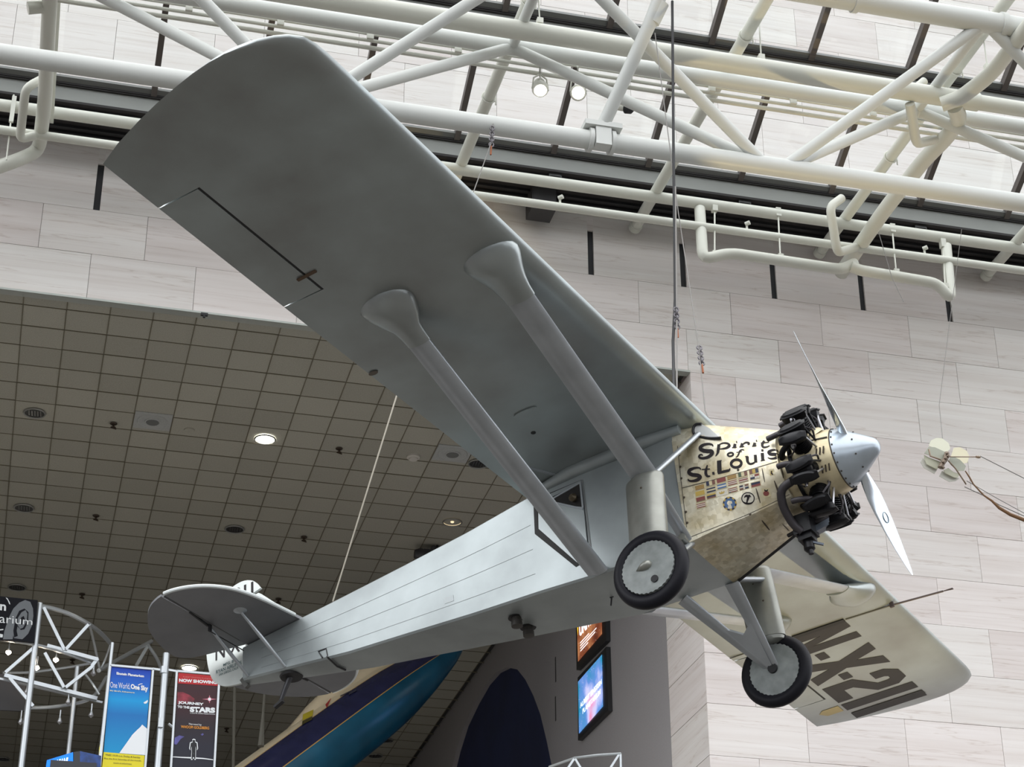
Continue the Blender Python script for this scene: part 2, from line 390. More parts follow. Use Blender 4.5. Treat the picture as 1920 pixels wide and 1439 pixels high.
# roof glazing: saw-tooth bays rising towards the hall, 28 degrees, 3 m apart
SL = radians(28); GX0, GX1 = -6.4, 22.
def tooth(yg, zg, name):
    e = MB(); e.box((GX0, yg+.02, zg-.30), (GX1, yg+.10, zg-.055)); E = e.build('gutter_fascia', FASCIA, None, 0); E.name = name; tag(E, kind='structure')
    s = MB(); s.box((GX0, yg-.03, zg-.055), (GX1, yg+.09, zg-.02)); s.box((GX0, yg-.02, zg-.075), (GX1, yg+.05, zg-.062)); s.build('sill_line', SOFFIT, E, 0)
    L = 2.08; dy, dz = -cos(SL), sin(SL); up = V((0, sin(SL), cos(SL)))
    # sloping sill pane below the glass
    def P(x, t, h=0): return V((x, yg+dy*t, zg+dz*t))+up*h
    h_ = MB(); h_.bar(P(GX0, .05), P(GX1, .05), .09, .07, up); h_.build('sill_rail', mat('sill_grey', (.12, .12, .115), .5, .3), E, 0)
    h_ = MB(); h_.bar(P(GX0, L-.02), P(GX1, L-.02), .06, .10, up); h_.build('ridge_rail', MULL, E, 0)
    b = MB(); b.add([P(GX0, L), P(GX1, L), (GX1, yg-2.90, zg+.05), (GX0, yg-2.90, zg+.05)], [(0, 1, 2, 3)]); b.build('back_glazing', GLASS, E, 0)
    k = -10
    while k < 16:
        x = .895+k*1.508; k += 1
        if x < GX0 or x > GX1-1.5: continue
        if not any(inframe(P(x+a, t), 120) for a in (0, .75, 1.5) for t in (0, 1.5, 3)): continue
        b = MB(); b.bar(P(x, 0), P(x, L), .085, .13, up); b.build('mullion', MULL, E, 0)
        g = MB(); g.bar(P(x+.755, .03), P(x+.755, L), 1.42, .012, up); g.build('pane', GLASS, E, 0)
    return E
T1 = tooth(24.3, 19.0, 'window_1'); T2 = tooth(21.35, 19.15, 'window_2'); T3 = tooth(18.4, 19.3, 'window_3')
st = MB(); st.box((GX0, 24.32, 18.66), (GX1, D+.04, 18.70)); ST = tag(st.build('trim_2', SOFFIT, smooth=0), kind='structure')
for y_ in (24.45, 24.62, 24.9, 25.05):
    b = MB(); b.bar((GX0, y_, 18.64), (GX1, y_, 18.64), .05, .05); b.build('soffit_track', BLACK, ST, 0)
g2 = MB(); g2.box((GX0, 24.41, 18.70), (GX1, D+.04, 19.0)); g2.build('gutter_box', SOFFIT, ST, 0)

# ------------------------------------------------------------------ roof truss
def tube_obj(name, pts, r, m, parent=None, bend=0, n=14):
    b = MB(); b.path(pts, r, n=n, bend=bend); return b.build(name, m, parent, 40)
TR = empty('roof_truss', 'big white tubular roof truss spanning the whole width under the skylight', 'truss', (8.86, 19.65, 16.05))
inv = Matrix.Translation(-V((8.86, 19.65, 16.05)))
def rel(p): return inv @ V(p)
def tpart(name, pts, r, bend=0): return tube_obj(name, [rel(p) for p in pts], r, STEEL_W, TR, bend, 18)
YA, Y3, YE = 19.65, 20.7, 18.6
def hline(px, py, Y):   # height of a level line through that pixel
    return at(px, py, Y=Y).z
zA, z3, zE = hline(960, 241, YA), hline(1340, 148, Y3), hline(1750, 25, YE)
tpart('bottom_chord', [(-5, YA, zA), (22, YA, zA)], .123)
tpart('top_chord', [(-5, Y3, z3), (22, Y3, z3)], .107)
ec = tpart('top_chord', [(-5, YE, zE), (22, YE, zE)], .145)
xa1, xa0 = at(1450, 298, Y=YA).x, at(575, 181, Y=YA).x; xt0, xt1 = at(960, 88, Y=Y3).x, at(1720, 217, Y=Y3).x
nA = [xa0+(xa1-xa0)*k for k in range(-1, 3)]; nT = [xt0+(xt1-xt0)*k for k in range(-1, 3)]
for xa in nA:
    for Yt, zt in ((Y3, z3), (YE, zE)):
        for xt in nT:
            if abs(xt-xa) < 4: tpart('diagonal', [(xa+(.12 if xt > xa else -.12), YA, zA), (xt, Yt, zt)], .078)
for xt in nT: tpart('cross_tube', [(xt, YE, zE), (xt, Y3, z3)], .07)
for px, py in ((1604, 3), (1878, 42)):
    p = at(px, py, Y=YE); b = MB(); b.tube(rel((p.x-.035, YE, zE)), rel((p.x+.035, YE, zE)), .167, n=20); b.build('pipe_band', STEEL_W, TR)
# saddle clamp on the bottom chord with its inclined tube
p = at(1126, 262, Y=YA); sc = MB()
for dx in (-.14, .14): sc.tube(rel((p.x+dx-.025, YA, zA)), rel((p.x+dx+.025, YA, zA)), .158, n=20)
sc.bar(rel((p.x-.24, YA-.06, zA+.16)), rel((p.x+.24, YA-.06, zA+.16)), .22, .07); sc.bar(rel((p.x-.1, YA-.1, zA)), rel((p.x+.1, YA-.1, zA)), .10, .27); sc.build('saddle_clamp', STEEL_W, TR)
tpart('hanger_tube', [(p.x-.02, YA, zA+.1), at(1218, 45, Y=18.75), at(1250, -40, Y=18.5)], [.085, .085, .085])
cq = at(1222, 42, Y=18.75); cq2 = at(1240, 5, Y=18.64); b = MB(); b.tube(rel(cq), rel(cq2), .10); b.build('hanger_collar', STEEL_W, TR)

# long duct beside the truss, its elbow up and the roof drains
YD = 20.15; zD = hline(1440, 130, YD)
xe = at(1835, 203, Y=YD).x
DU = tag(tube_obj('roof_duct', [(-5, YD, zD), (xe, YD, zD)], .130, WHITE, None), 'fat white duct running level behind the truss diagonals', 'duct')
d2 = tube_obj('duct_spigot', [(xe-.05, YD, zD), (22, YD, zD)], .108, WHITE, DU)
tag(tube_obj('elbow_pipe', [at(1765, 196, Y=20.1), at(1800, 184, Y=19.95), at(1858, 140, Y=19.4), at(1950, 20, Y=18.0)], .105, WHITE, None, .35), 'white elbow pipe rising from the end of the fat duct', 'pipe')
tag(tube_obj('drain_pipe', [at(1790, 200, Y=20.2), at(1799, 222, Y=20.4), at(1775, 258, Z=17.9), at(1735, 297, Z=17.9), at(1660, 392, Z=17.9), at(1577, 512, Z=17.9)], [.115]*26, WHITE, None, .3), 'thick white drain pipe sloping from the duct elbow down past the chord', 'pipe')
def tagpipe(name, pts, r, label, bend=0, m=WHITE): return tag(tube_obj(name, pts, r, m, None, bend), label, 'pipe')
# purlin pipes across the hall, one per bay
PZ = 18.42
for k, (px, py, lab) in enumerate(((868, 300, 'white cross pipe emerging beside the silver wing, left of the black cable'), (1192, 425, 'white cross pipe with a capped end just left of the black cable'),
                   (1541, 468, 'white cross pipe with strap hanger, end hidden by the loop pipe'), (1848, 518, 'white cross pipe with fork bracket nearest the picture corner'))):
    e0 = at(px, py, Z=PZ); x = e0.x; y1 = 25.18
    pr = tagpipe('cross_pipe', [(x, 14.5, PZ), (x, y1, PZ)], .085, lab)
    b = MB(); b.tube((x, y1-.10, PZ), (x, y1+.02, PZ), .10); b.build('pipe_cap', WHITE, pr)
    for yy in (22.4, 20.2):
        b = MB(); b.path([(x+.10*cos(a), yy, PZ+.10*sin(a)) for a in [i*2*pi/12 for i in range(12)]], .012, closed=True, n=6); b.tube((x+.1, yy, PZ), (x+.1, yy, PZ-.12), .01, n=6); b.build('strap_hanger', WHITE, pr)
# level sprinkler mains
Y1p, Y2p = 24.15, 24.0
z1p, z2p = hline(1280, 377, Y1p), hline(1280, 420, Y2p)
M1 = tagpipe('sprinkler_main', [(-5, Y1p, z1p), (22, Y1p, z1p)], .088, 'upper of two level white sprinkler mains below the glazing')
M2 = tagpipe('sprinkler_main', [(-5, Y2p, z2p), (22, Y2p, z2p)], .064, 'lower and thinner of two level white sprinkler mains')
for px, py in ((1050, 370), (1400, 420), (1733, 468)):
    p = at(px, py, Y=Y2p); b = MB(); b.tube((p.x, Y2p, z2p), (p.x, Y2p, z2p+.15), .018, n=8); b.tube((p.x-.02, Y2p, z2p+.15), (p.x+.03, Y2p-.05, z2p+.16), .035, n=10); b.build('sprinkler_head', WHITE, M2)
YL = 23.85
L1 = tagpipe('loop_pipe', [at(1312, 392, Y=Y1p), at(1318, 488, Y=YL), at(1365, 474, Y=YL), at(1578, 506, Y=YL), at(1602, 494, Y=YL+.1)], .085, 'white loop pipe dropping from the main, left of the drain pipe', .2)
L2 = tagpipe('loop_pipe', [at(1595, 500, Y=YL), at(1612, 507, Y=YL), at(1758, 532, Y=YL), at(1783, 562, Y=YL), at(1774, 462, Y=Y1p)], .085, 'white loop pipe bending up to the main, right of the drain pipe', .2)
for (px0, py0, px1, py1, o) in ((1340, 392, 1340, 474, L1), (1459, 402, 1463, 480, L1), (1673, 432, 1680, 508, L2), (1768, 460, 1772, 535, L2)):
    a, c = at(px0, py0, Y=Y1p-.02), at(px1, py1, Y=YL); b = MB(); b.tube(a, c, .013, n=8); b.box((a.x-.05, a.y-.06, a.z-.06), (a.x+.03, a.y+.03, a.z+.09)); b.box((c.x-.04, c.y-.04, c.z-.05), (c.x+.04, c.y+.04, c.z+.02)); b.build('hanger_rod', WHITE, o)
tagpipe('bypass_pipe', [at(1578, 372, Y=23.4), at(1556, 388, Y=23.3), at(1570, 474, Y=23.6), at(1612, 462, Z=17.9)], .068, 'small bent white bypass pipe beside the lower drain pipe', .12)
tagpipe('bypass_pipe', [at(1706, 195, Y=20.2), at(1718, 270, Y=20.7), at(1752, 262, Y=20.95)], .068, 'small bent white bypass pipe just under the fat duct end', .12)
tagpipe('stub_pipe', [at(1700, 180, Y=20.6), at(1733, 152, Y=20.6)], .06, 'short white stub pipe peeping above the fat duct')
for (x0_, y0_, x1_, y1_, Y_, lab) in ((1009, -10, 1012, 38, 20.15, 'thin white hanger rod holding the fat duct left of the spotlights'), (1423, 33, 1427, 106, 20.15, 'thin white hanger rod holding the fat duct near mid picture'), (1842, 55, 1851, 124, 19.5, 'thin white hanger rod above the elbow pipe')):
    a, c = at(x0_, y0_, Y=Y_-.1), at(x1_, y1_, Y=Y_); b = MB(); b.tube(a, c, .010, n=6); b.box((c.x-.04, c.y-.04, c.z-.06), (c.x+.04, c.y+.04, c.z+.02)); tag(b.build('hanger_rod', WHITE), lab, 'rod')
# left side: drop pipe with its elbow, bypass and stub
tagpipe('drop_pipe', [at(97, -60, Z=17.9), at(90, 60, Z=17.9), at(84, 190, Z=17.9), at(73, 282, Z=17.9), at(40, 298, Y=24.2), at(-60, 334, Y=24.2)], .098, 'thick white drop pipe with an elbow at the left edge', .3)
tagpipe('bypass_pipe', [at(82, 147, Y=23.1), at(48, 165, Y=23.1), at(37, 262, Y=23.9), at(66, 254, Y=23.9)], .062, 'small bent white bypass pipe beside the left drop pipe', .12)
tagpipe('stub_pipe', [at(52, 15, Y=21.2), at(85, 12, Y=21.2)], .085, 'short white stub pipe at the top left corner', 0)
b = MB(); b.bar(at(112, -30, Y=21.6), at(97, 230, Y=24.2), .05, .03); tag(b.build('cable_tray', WHITE), 'flat white strip running along the left drop pipe', 'tray')
b = MB(); b.tube(at(26, 178, Y=24.1), at(12, 300, Y=24.0), .012, n=6); b.box(*[tuple(at(24, 205, Y=24.05)+V((s*.03, s*.02, s*.22))) for s in (-1, 1)]); tag(b.build('hanger_rod', WHITE), 'thin white hanger rod left of the drop pipe', 'rod')
# conduits
YCD = 20.98; CD = empty('conduit_rack', 'bundle of three thin white conduits with small brackets under the skylight', 'conduit', (5, YCD, 18))
zc = hline(960, 116, YCD)
for k, dz in enumerate((.10, .03, -.05)): tube_obj('conduit', [(-10, .05*k, zc+dz-18), (17, .05*k, zc+dz-18)], (.022, .024, .03)[k], WHITE, CD, n=8)
for k in range(-3, 6):
    x = at(857, 95, Y=YCD).x+k*1.19
    b = MB(); b.box((x-5-.04, -.07, zc-18-.02), (x-5+.05, -.03, zc-18+.17)); b.build('bracket', WHITE, CD, 0)
# track spotlights
LAMPW = mat('lamp_glow', (1, .97, .9), .5, emit=9.)
for px, py, lab in ((1013, 168, 'white can spotlight, lit, left one of the pair below the truss'), (1084, 174, 'white can spotlight, lit, aimed straight at the viewer')):
    p = at(px, py, Y=20.9); d = (V((3, 4, 3)) - p).normalized(); d = (d+V((0, 0, -.8 if px < 1050 else .05))).normalized()
    S = empty('spotlight', lab, 'spotlight', p, 'lit spotlights on the truss')
    b = MB(); b.tube((0, 0, .05), (0, 0, .62), .012, n=6); b.lathe([(.055, -.22), (.075, -.2), (.08, -.08), (.108, -.06), (.112, .0), (.10, .03), (.085, .03), (.08, .015)], (0, 0, 0), d, cap1=False); b.build('can', WHITE, S)
    b = MB(); b.lathe([(.001, .0), (.06, .05), (.086, .02)][::-1], (0, 0, 0), d); b.build('bulb', LAMPW, S)
    b = MB(); b.path([V((-.11, 0, -.0)), V((-.09, 0, .18)), V((.0, 0, .25)), V((.09, 0, .18)), V((.11, 0, .0))], .012, n=6); b.tube((0, 0, .24), (0, 0, .42), .012, n=6); b.build('yoke', WHITE, S)
p = at(1176, 203, Y=20.7); b = MB(); b.tube(p+V((-.18, .1, .08)), p, .05, m=WHITE); b.lathe([(.075, -.02), (.07, .06), (.03, .1)], p, V((.5, -.4, -.3)), m=BLACK); b.tube(p+V((-.1, .05, .05)), p+V((-.1, .05, .5)), .012, n=6, m=WHITE)
tag(b.build('security_camera'), 'small dark dome camera behind the clamped hanger tube', 'camera')
p = at(1017, 380, Y=24.9); b = MB(); b.box((p.x-.20, 24.75, p.z-.19), (p.x+.18, 25.15, p.z+.2)); b.box((p.x-.18, 24.74, p.z-.17), (p.x+.16, 24.76, p.z+.18)); tag(b.build('wall_speaker', mat('speaker_grey', (.045, .043, .045), .6), smooth=0), 'small dark grey box speaker at the top of the stone wall', 'speaker')
for px, py, w_ in ((1040, 323, 'left'), (1395, 378, 'middle'), (1725, 428, 'right')):
    p = at(px, py, Y=24.40); b = MB(); b.box((p.x-.1, 24.36, 18.58), (p.x+.1, 24.44, 18.665)); b.box((p.x-.08, 24.345, 18.60), (p.x+.08, 24.36, 18.612))
    tag(b.build('junction_box', mat('box_black', (.03, .03, .03), .4), smooth=0), {'left': 'small black junction box above the dark speaker', 'middle': 'small black junction box between the loop pipe hangers', 'right': 'small black junction box above the far loop pipe'}[w_], 'box', 'junction boxes on the gutter')

# ------------------------------------------------------------------ the silver monoplane (own axes: x forward, y to its left wing, z up)
PT = V((6.533, 16.841, 10.480))
PM = Matrix(((.6881, .7244, -.0420), (-.7130, .6861, .1449), (.1338, -.0698, .9885)))
xx_ = PM.col[0].normalized(); zz_ = PM.col[2]; yy_ = zz_.cross(xx_).normalized(); zz_ = xx_.cross(yy_)
PM = Matrix((xx_, yy_, zz_)).transposed(); PMI = PM.transposed()
AP = empty('monoplane', 'silver high-wing monoplane with one engine, hanging nose to the right', 'airplane')
mw = PM.to_4x4(); mw.translation = PT; AP.matrix_world = mw
def lray(px, py): return PMI @ (EYE-PT), (PMI @ ray(px, py)).normalized()
def lp(px, py, x=None, y=None, z=None):
    o, d = lray(px, py); t = (x-o.x)/d.x if x is not None else (y-o.y)/d.y if y is not None else (z-o.z)/d.z
    return o+d*t
# --- wing: Clark Y, raked tips
UP = [(0,.043),(.0125,.060),(.025,.065),(.05,.079),(.1,.096),(.2,.1136),(.3,.117),(.4,.114),(.5,.105),(.6,.0915),(.7,.0735),(.8,.0522),(.9,.028),(1,.004)]
LO = [(.9,0),(.8,0),(.6,0),(.4,0),(.2,0),(.12,.0004),(.08,.0022),(.05,.0062),(.025,.0142),(.0125,.0218),(.004,.031)]
CH = 2.135
def foil(y, xl=0., xt=-CH, th=1., x1=None, zo=0.):
    c = xl-xt; pts = []
    for a, b in UP: pts.append((a, b*th))
    for a, b in LO: pts.append((a, b*th))
    out = []
    for a, b in pts:
        x = xl-a*c; z = b*CH
        if x1 is not None and x < x1: # cut at x1
            f = (xl-x1)/c
            z = (1-f)/(1-max(f, .0)) * z if False else z
        out.append(V((x, y, z+zo)))
    return out
def upz(f):
    for (a, b), (c, d) in zip(UP, UP[1:]):
        if a <= f <= c: return b+(d-b)*(f-a)/(c-a)
    return 0
def foil_cut(y, f1):      # front part of the section up to chord fraction f1
    pts = [(a, b) for a, b in UP if a < f1]+[(f1, upz(f1)), (f1, 0)]+[(a, b) for a, b in LO if a < f1]
    return [V((-a*CH, y, b*CH)) for a, b in pts]
def foil_rear(y, f0):
    pts = [(f0, upz(f0)-.002)]+[(a, b) for a, b in UP if a > f0]+[(.93, -.0), (f0, .0)]
    return [V((-a*CH, y, b*CH)) for a, b in pts]
AY0, AY1, AF = 4.40, 6.10, .795
wg = MB()
wg.rings([foil(y) for y in (-AY0, -3, -1.5, 0, 1.5, 3, AY0)])
for s in (-1, 1):
    wg.rings([foil_cut(s*y, AF) for y in (AY0, 5.2, AY1)])
    tip = [(AY1, 0, -CH, 1), (6.4, 0, -CH, 1), (6.62, -.002, -CH, .98), (6.77, -.012, -CH, .90), (6.875, -.035, -1.89, .74), (6.97, -.11, -1.59, .56), (7.03, -.20, -1.36, .42), (7.08, -.32, -1.12, .30), (7.11, -.47, -.94, .2), (7.126, -.60, -.76, .08)]
    R = []
    for y, a, b, t in tip:
        r = foil(s*y, a, b, t)
        zc = .05*(1-t); R.append([p+V((0, 0, zc)) for p in r])
    wg.rings(R)
WING = wg.build('wing', WINGM, AP, 50)
for s in (-1, 1):
    b = MB(); b.rings([foil_rear(s*y, AF+.012) for y in (AY0+.012, AY1-.012)]); b.build('aileron', WINGM, WING, 40)
    b = MB(); b.box((-AF*CH-.022, min(s*AY0, s*AY1), .004), (-AF*CH+.002, max(s*AY0, s*AY1), .03)); b.build('aileron_hinge_gap', BLACK, WING, 0)
    p = V((-AF*CH, s*(AY0+.25), 0)); b = MB(); b.bar(p+V((.10, 0, -.005)), p+V((-.10, 0, -.012)), .03, .012); b.build('aileron_horn', mat('rust_brown', (.10, .06, .035), .7), WING)
# black joint strip and pitot boom under the left wing
b = MB(); b.bar((-.64, 4.318, -.006), (-1.30, 4.305, -.006), .07, .02); b.build('wing_joint_strip', BLACK, WING, 0)
b = MB(); b.bar((-.05, 4.36, -.004), (-.62, 4.32, -.004), .02, .01); b.bar((-1.28, 4.305, -.004), (-2.13, 4.29, -.003), .012, .008); b.build('wing_joint_strip', mat('joint_grey', (.09, .09, .08), .6), WING, 0)
p0 = V((-.10, 4.36, .0)); q0 = lp(1787, 1104, z=.02)
b = MB(); b.tube(p0, q0*.85+p0*.15, .012, n=8); q1 = q0*.85+p0*.15
b.tube(q1, q0+V((0, .012, 0)), .006, n=6); b.tube(q1, q0-V((0, .012, 0)), .006, n=6); b.bar((-.05, 4.36, -.03), (-.05, 4.36, .03), .03, .05); b.build('pitot_boom', mat('pitot_dark', (.05, .035, .035), .5), WING)
# registration, painted under the left wing; letters stand from trailing (z- x low) to leading side
XA, XB = -1.618, -.645
def flat(name, polys, m, parent=WING, zf=lambda x, y: -.0035):
    b = MB()
    for P in polys: b.prism([(x, y, zf(x, y)) for x, y in P], (0, 0, -1), .0015)
    return b.build(name, m, parent, 0)
def XY(u, v): return (XA+(XB-XA)*v, u)
def quad(*a): return [XY(*p) for p in a]
flat('registration_letter', [quad((4.345,0),(4.50,0),(4.50,.60),(4.665,0),(4.835,0),(4.835,1),(4.68,1),(4.68,.42),(4.515,1),(4.345,1))], INKW)
flat('registration_dot', [quad((4.905,.33),(5.085,.33),(5.085,.46),(4.905,.46))], INKW)
flat('registration_letter', [quad((5.035,0),(5.255,0),(5.3625,.31),(5.475,0),(5.69,0),(5.475,.5),(5.69,1),(5.475,1),(5.3625,.69),(5.25,1),(5.035,1),(5.25,.5))], INKW)
flat('registration_dot', [quad((5.58,.33),(5.755,.33),(5.755,.46),(5.58,.46))], INKW)
two = [(5.81,0),(6.30,0),(6.30,.21),(6.02,.21),(6.02,.34),(6.30,.56),(6.30,.85),(6.18,1),(5.94,1),(5.81,.85),(5.81,.66),(6.0,.66),(6.0,.78),(6.03,.82),(6.09,.82),(6.12,.78),(6.12,.64),(5.81,.42)]
flat('registration_number', [quad(*two)], INKW)
flat('registration_number', [quad((6.375,0),(6.57,0),(6.57,1),(6.375,1))], INKW)
flat('registration_number', [quad((6.68,0),(6.86,0),(6.86,1),(6.68,1))], INKW)
flat('fabric_patch', [[(-1.66,6.37),(-1.66,6.55),(-1.88,6.55),(-1.95,6.44),(-1.88,6.37)]], mat('tan_patch', (.44, .38, .22), .6))
# stains on the underside, cover plates
for px, py, a, b_, m in ((700, 700, .05, .03, 0), (985, 772, .13, .035, 1), (1000, 812, .025, .025, 2)):
    c = lp(px, py, z=-.002); b = MB(); pts = [(c.x+a*cos(t), c.y+b_*sin(t), -.002) for t in [i*2*pi/14 for i in range(14)]]
    b.prism(pts, (0, 0, -1), .012 if m == 1 else .002); b.build('inspection_cover', (mat('stain_brown', (.14, .12, .10), .7), WINGM, BLACK)[m], WING)
b = MB(); P3 = [lp(993, 878, z=-.004), lp(1090, 905, z=-.004), lp(1000, 940, z=-.004)]
b.bar(P3[0], P3[1], .03, .008, (0, 0, 1)); b.bar(P3[0], P3[2], .03, .008); b.build('root_panel_frame', SILVERD, WING, 0)

# --- fuselage
FS = [(-.34,.50,.10,-1.31),(-1.4,.50,.02,-1.285),(-2.0,.455,-.07,-1.215),(-2.85,.375,-.14,-1.125),(-3.7,.30,-.18,-1.02),(-4.5,.23,-.21,-.925),(-5.25,.165,-.235,-.80),(-6.03,.085,-.25,-.665)]
def fsec(x, w_, zt, zb):
    c = .02; return [V(p) for p in ((x,0,zb-.012),(x,-w_+c,zb),(x,-w_,zb+c),(x,-w_,zt-c),(x,-w_+c,zt),(x,0,zt+.05),(x,w_-c,zt),(x,w_,zt-c),(x,w_,zb+c),(x,w_-c,zb))]
fz = MB(); fz.rings([fsec(*s) for s in FS]); FUS = fz.build('fuselage', SILVER, AP, 30)
def fw(x):
    for a, b in zip(FS, FS[1:]):
        if b[0] <= x <= a[0]:
            t = (x-a[0])/(b[0]-a[0]); return [a[i]+(b[i]-a[i])*t for i in (1, 2, 3)]
    return FS[0][1:] if x > -1 else FS[-1][1:]
def side(px, py, off=.003, s=-1):      # point on the right fuselage side seen at that pixel
    p = lp(px, py, y=-.5)
    for _ in range(12): p = lp(px, py, y=s*(fw(p.x)[0]+off))
    return p
def sidepoly(name, pts, m, parent=FUS, th=.004, off=.001):
    b = MB(); b.prism([side(x, y, off) for x, y in pts], (0, -1, 0), th); return b.build(name, m, parent, 0)
DOOR = sidepoly('door_opening', [(1000, 938), (1091, 900), (1106, 1049), (1080, 1064), (1003, 1002)], mat('door_gap_dark', (.03, .03, .03), .8), off=.0005, th=.003)
DR = sidepoly('door', [(1010, 937), (1090, 902), (1104.5, 1047), (1083, 1056), (1011, 993)], SILVER, AP, off=.004, th=.012)
sidepoly('door_window', [(1020, 944), (1086, 908), (1091, 951), (1024, 938)], mat('cabin_window', (.028, .026, .026), .12), DR, off=.016, th=.004)
b = MB()
for a, c in (((1022, 939), (1093, 955)), ((1020, 945), (1088, 906)), ((1088, 906), (1093, 953))): b.bar(side(*a, .021), side(*c, .021), .018, .012, (0, 1, 0))
b.build('window_frame', SILVERD, DR, 0)
b = MB(); c = side(1076, 935, .03); b.lathe([(.001, -.01), (.04, 0), (.045, .03), (.02, .06)], c, (0, -1, 0), n=14); b.build('earth_compass', mat('brass_dark', (.10, .08, .05), .4, .6), DR)
sidepoly('fabric_seam', [(1090, 900), (1093, 900), (1112, 1050), (1109, 1051)], mat('seam_grey', (.22, .23, .23), .6), off=.002, th=.003)
sidepoly('fabric_patch', [(832, 1122), (850, 1116), (851, 1127), (834, 1133)], mat('patch_pale', (.40, .44, .45), .5), off=.001, th=.002)
for f in (.30, .55, .80):
    b = MB(); prev = None
    for k in range(13):
        x = -2.05-3.7*k/12; w_, zt, zb = fw(x); p = V((x, -w_-.0015, zt+(zb-zt)*f))
        if prev is not None: b.bar(prev, p, .005, .003, (0, 1, 0))
        prev = p
    b.build('stringer_line', mat('stringer_grey', (.30, .335, .34), .5, .35), FUS, 0)
# belly vents
for px, py in ((968, 1158), (990, 1176)):
    c = lp(px, py, z=-1.165); b = MB(); b.lathe([(.085, .01), (.075, -.005)], c, (0, 0, -1), m=BLACK); b.lathe([(.052, 0), (.052, .055), (.058, .06), (.058, .105), (.02, .108)], c, (0, 0, -1), n=20, m=mat('vent_dark', (.05, .045, .04), .5, .3)); b.build('belly_vent', None, FUS)
c = lp(1147, 1120, z=-1.29); b = MB(); b.tube(c, c+V((-.02, .0, -.09)), .008, n=6); b.bar(c+V((.02, 0, 0)), c-V((.02, 0, 0)), .012, .012); b.build('drain_tube', BLACK, FUS)
# tail handles
b = MB(); q = [lp(x, y, y=-.20) for x, y in ((597, 1222), (612, 1217), (615, 1231), (605, 1234))]; b.path([q[3], q[0], q[1], q[2]], .010, n=6)
q = [lp(x, y, z=-.90) for x, y in ((613, 1232), (632, 1250), (648, 1257))]; b.path(q, .011, n=6); b.build('tail_handle', BLACK, FUS)
b = MB(); b.path([V((-.25, -.49, -.035)), V((-.7, -.515, -.03)), V((-1.5, -.50, -.03)), V((-2.05, -.45, -.07))], [.05, .075, .075, .03], n=12); b.build('wing_root_fairing', SILVER, FUS, 60)

# --- tail surfaces
ZS = -.222
half = [(-5.17, .02), (-5.235, .67), (-5.33, 1.07), (-5.50, 1.32), (-5.72, 1.46), (-5.96, 1.50), (-6.20, 1.42), (-6.40, 1.25), (-6.60, .98), (-6.72, .66), (-6.76, .38), (-6.62, .22), (-6.10, .10), (-6.0, .08)]
HG = -5.98
def outline(side_, front):
    P = tri_cr([V((x, side_*y, ZS)) for x, y in half], 5)
    return P
for s in (-1, 1):
    P = outline(s, 1); front = [p for p in P if p.x >= HG]; rear = [p for p in P if p.x < HG-.008]
    fr = front+[V((HG, s*.02, ZS))]
    b = MB(); b.prism([V((max(p.x, HG), p.y, ZS-.018)) for p in fr if True], (0, 0, 1), .036); ST_ = b.build('stabilizer', mat('tail_fabric', (.20, .205, .22), .5, .2, noise=(2, .12, 5)), AP, 30)
    b = MB(); b.path([p for p in front if p.x > HG and abs(p.y) > .17], .022, n=8); b.build('leading_edge_tube', mat('bright_edge', (.66, .70, .70), .4, .2), ST_)
    b = MB(); b.prism([V((p.x, p.y, ZS-.014)) for p in rear]+[V((HG-.012, s*.08, ZS-.014))], (0, 0, 1), .028); b.build('elevator', MATS['tail_fabric'], ST_, 30)
    b = MB(); b.tube((HG-.004, s*.2, ZS-.01), (HG-.004, s*1.48, ZS-.01), .012, n=8); b.build('hinge_tube', mat('hinge_dark', (.10, .10, .10), .5), ST_)
    for xa, ya, xb in ((-5.56, -.72, -5.40), (-6.02, -.70, -5.95)):
        b = MB(); wq = fw(xb); a = V((xa, s*abs(ya), ZS-.02)); c = V((xb, s*wq[0], wq[2]+.03))
        b.path([a, a*.5+c*.5, c], [.016, .022, .016], n=8); b.build('stabilizer_strut', SILVERD, AP, 60)
    b = MB(); b.lathe([(.001, -.02), (.05, 0), (.09, .02)], (-5.56, s*.72, ZS-.03), (0, 0, 1), n=16); b.build('strut_foot_fairing', SILVERD, ST_)
    b = MB(); b.bar((-6.02, s*.70, ZS-.03), (-5.985, s*1.05, ZS-.02), .02, .02); b.bar((-6.0, s*.69, ZS-.10), (-6.0, s*.69, ZS), .03, .03); b.build('elevator_horn', BLACK, ST_)
    b = MB(); b.tube((-6.0, s*.69, ZS-.1), (-5.99, s*.12, -.33), .006, n=6); b.build('control_cable', BLACK, ST_)
fn = MB(); fn.prism([(-5.22, -.016, -.20), (-5.82, -.016, .37), (-5.86, -.016, .40), (-6.02, -.016, .375), (-6.02, -.016, -.24)], (0, 1, 0), .032); fn.build('tail_fin', mat('white_tail_fabric', (.62, .66, .64), .5, .1, noise=(3, .10, 5)), AP, 0)
rud = tri_cr([V((x, 0, z)) for x, z in ((-6.045, -.655), (-6.20, -.64), (-6.36, -.60), (-6.50, -.49), (-6.575, -.30), (-6.605, -.05), (-6.58, .22), (-6.47, .45), (-6.30, .585), (-6.10, .635), (-5.93, .58), (-5.83, .45))], 4)+[V((-6.04, 0, .40))]
b = MB(); b.prism([p+V((0, -.016, 0)) for p in rud], (0, 1, 0), .032); RUD = b.build('rudder', MATS['white_tail_fabric'], AP, 0)
b = MB(); b.tube((-6.03, 0, -.72), (-6.03, 0, .42), .022, n=8); b.bar((-6.03, 0, -.72), (-6.10, 0, -.60), .05, .05); b.build('rudder_post', mat('post_dark', (.10, .10, .09), .5), RUD)
def rtext(s, x0, x1, z0, z1, name='rudder_lettering', bold=.01, m=INK):
    text(s, name, lambda u, v: V((x0+(x1-x0)*u, -.019, z0+(z1-z0)*v)), m, RUD, bold=bold)
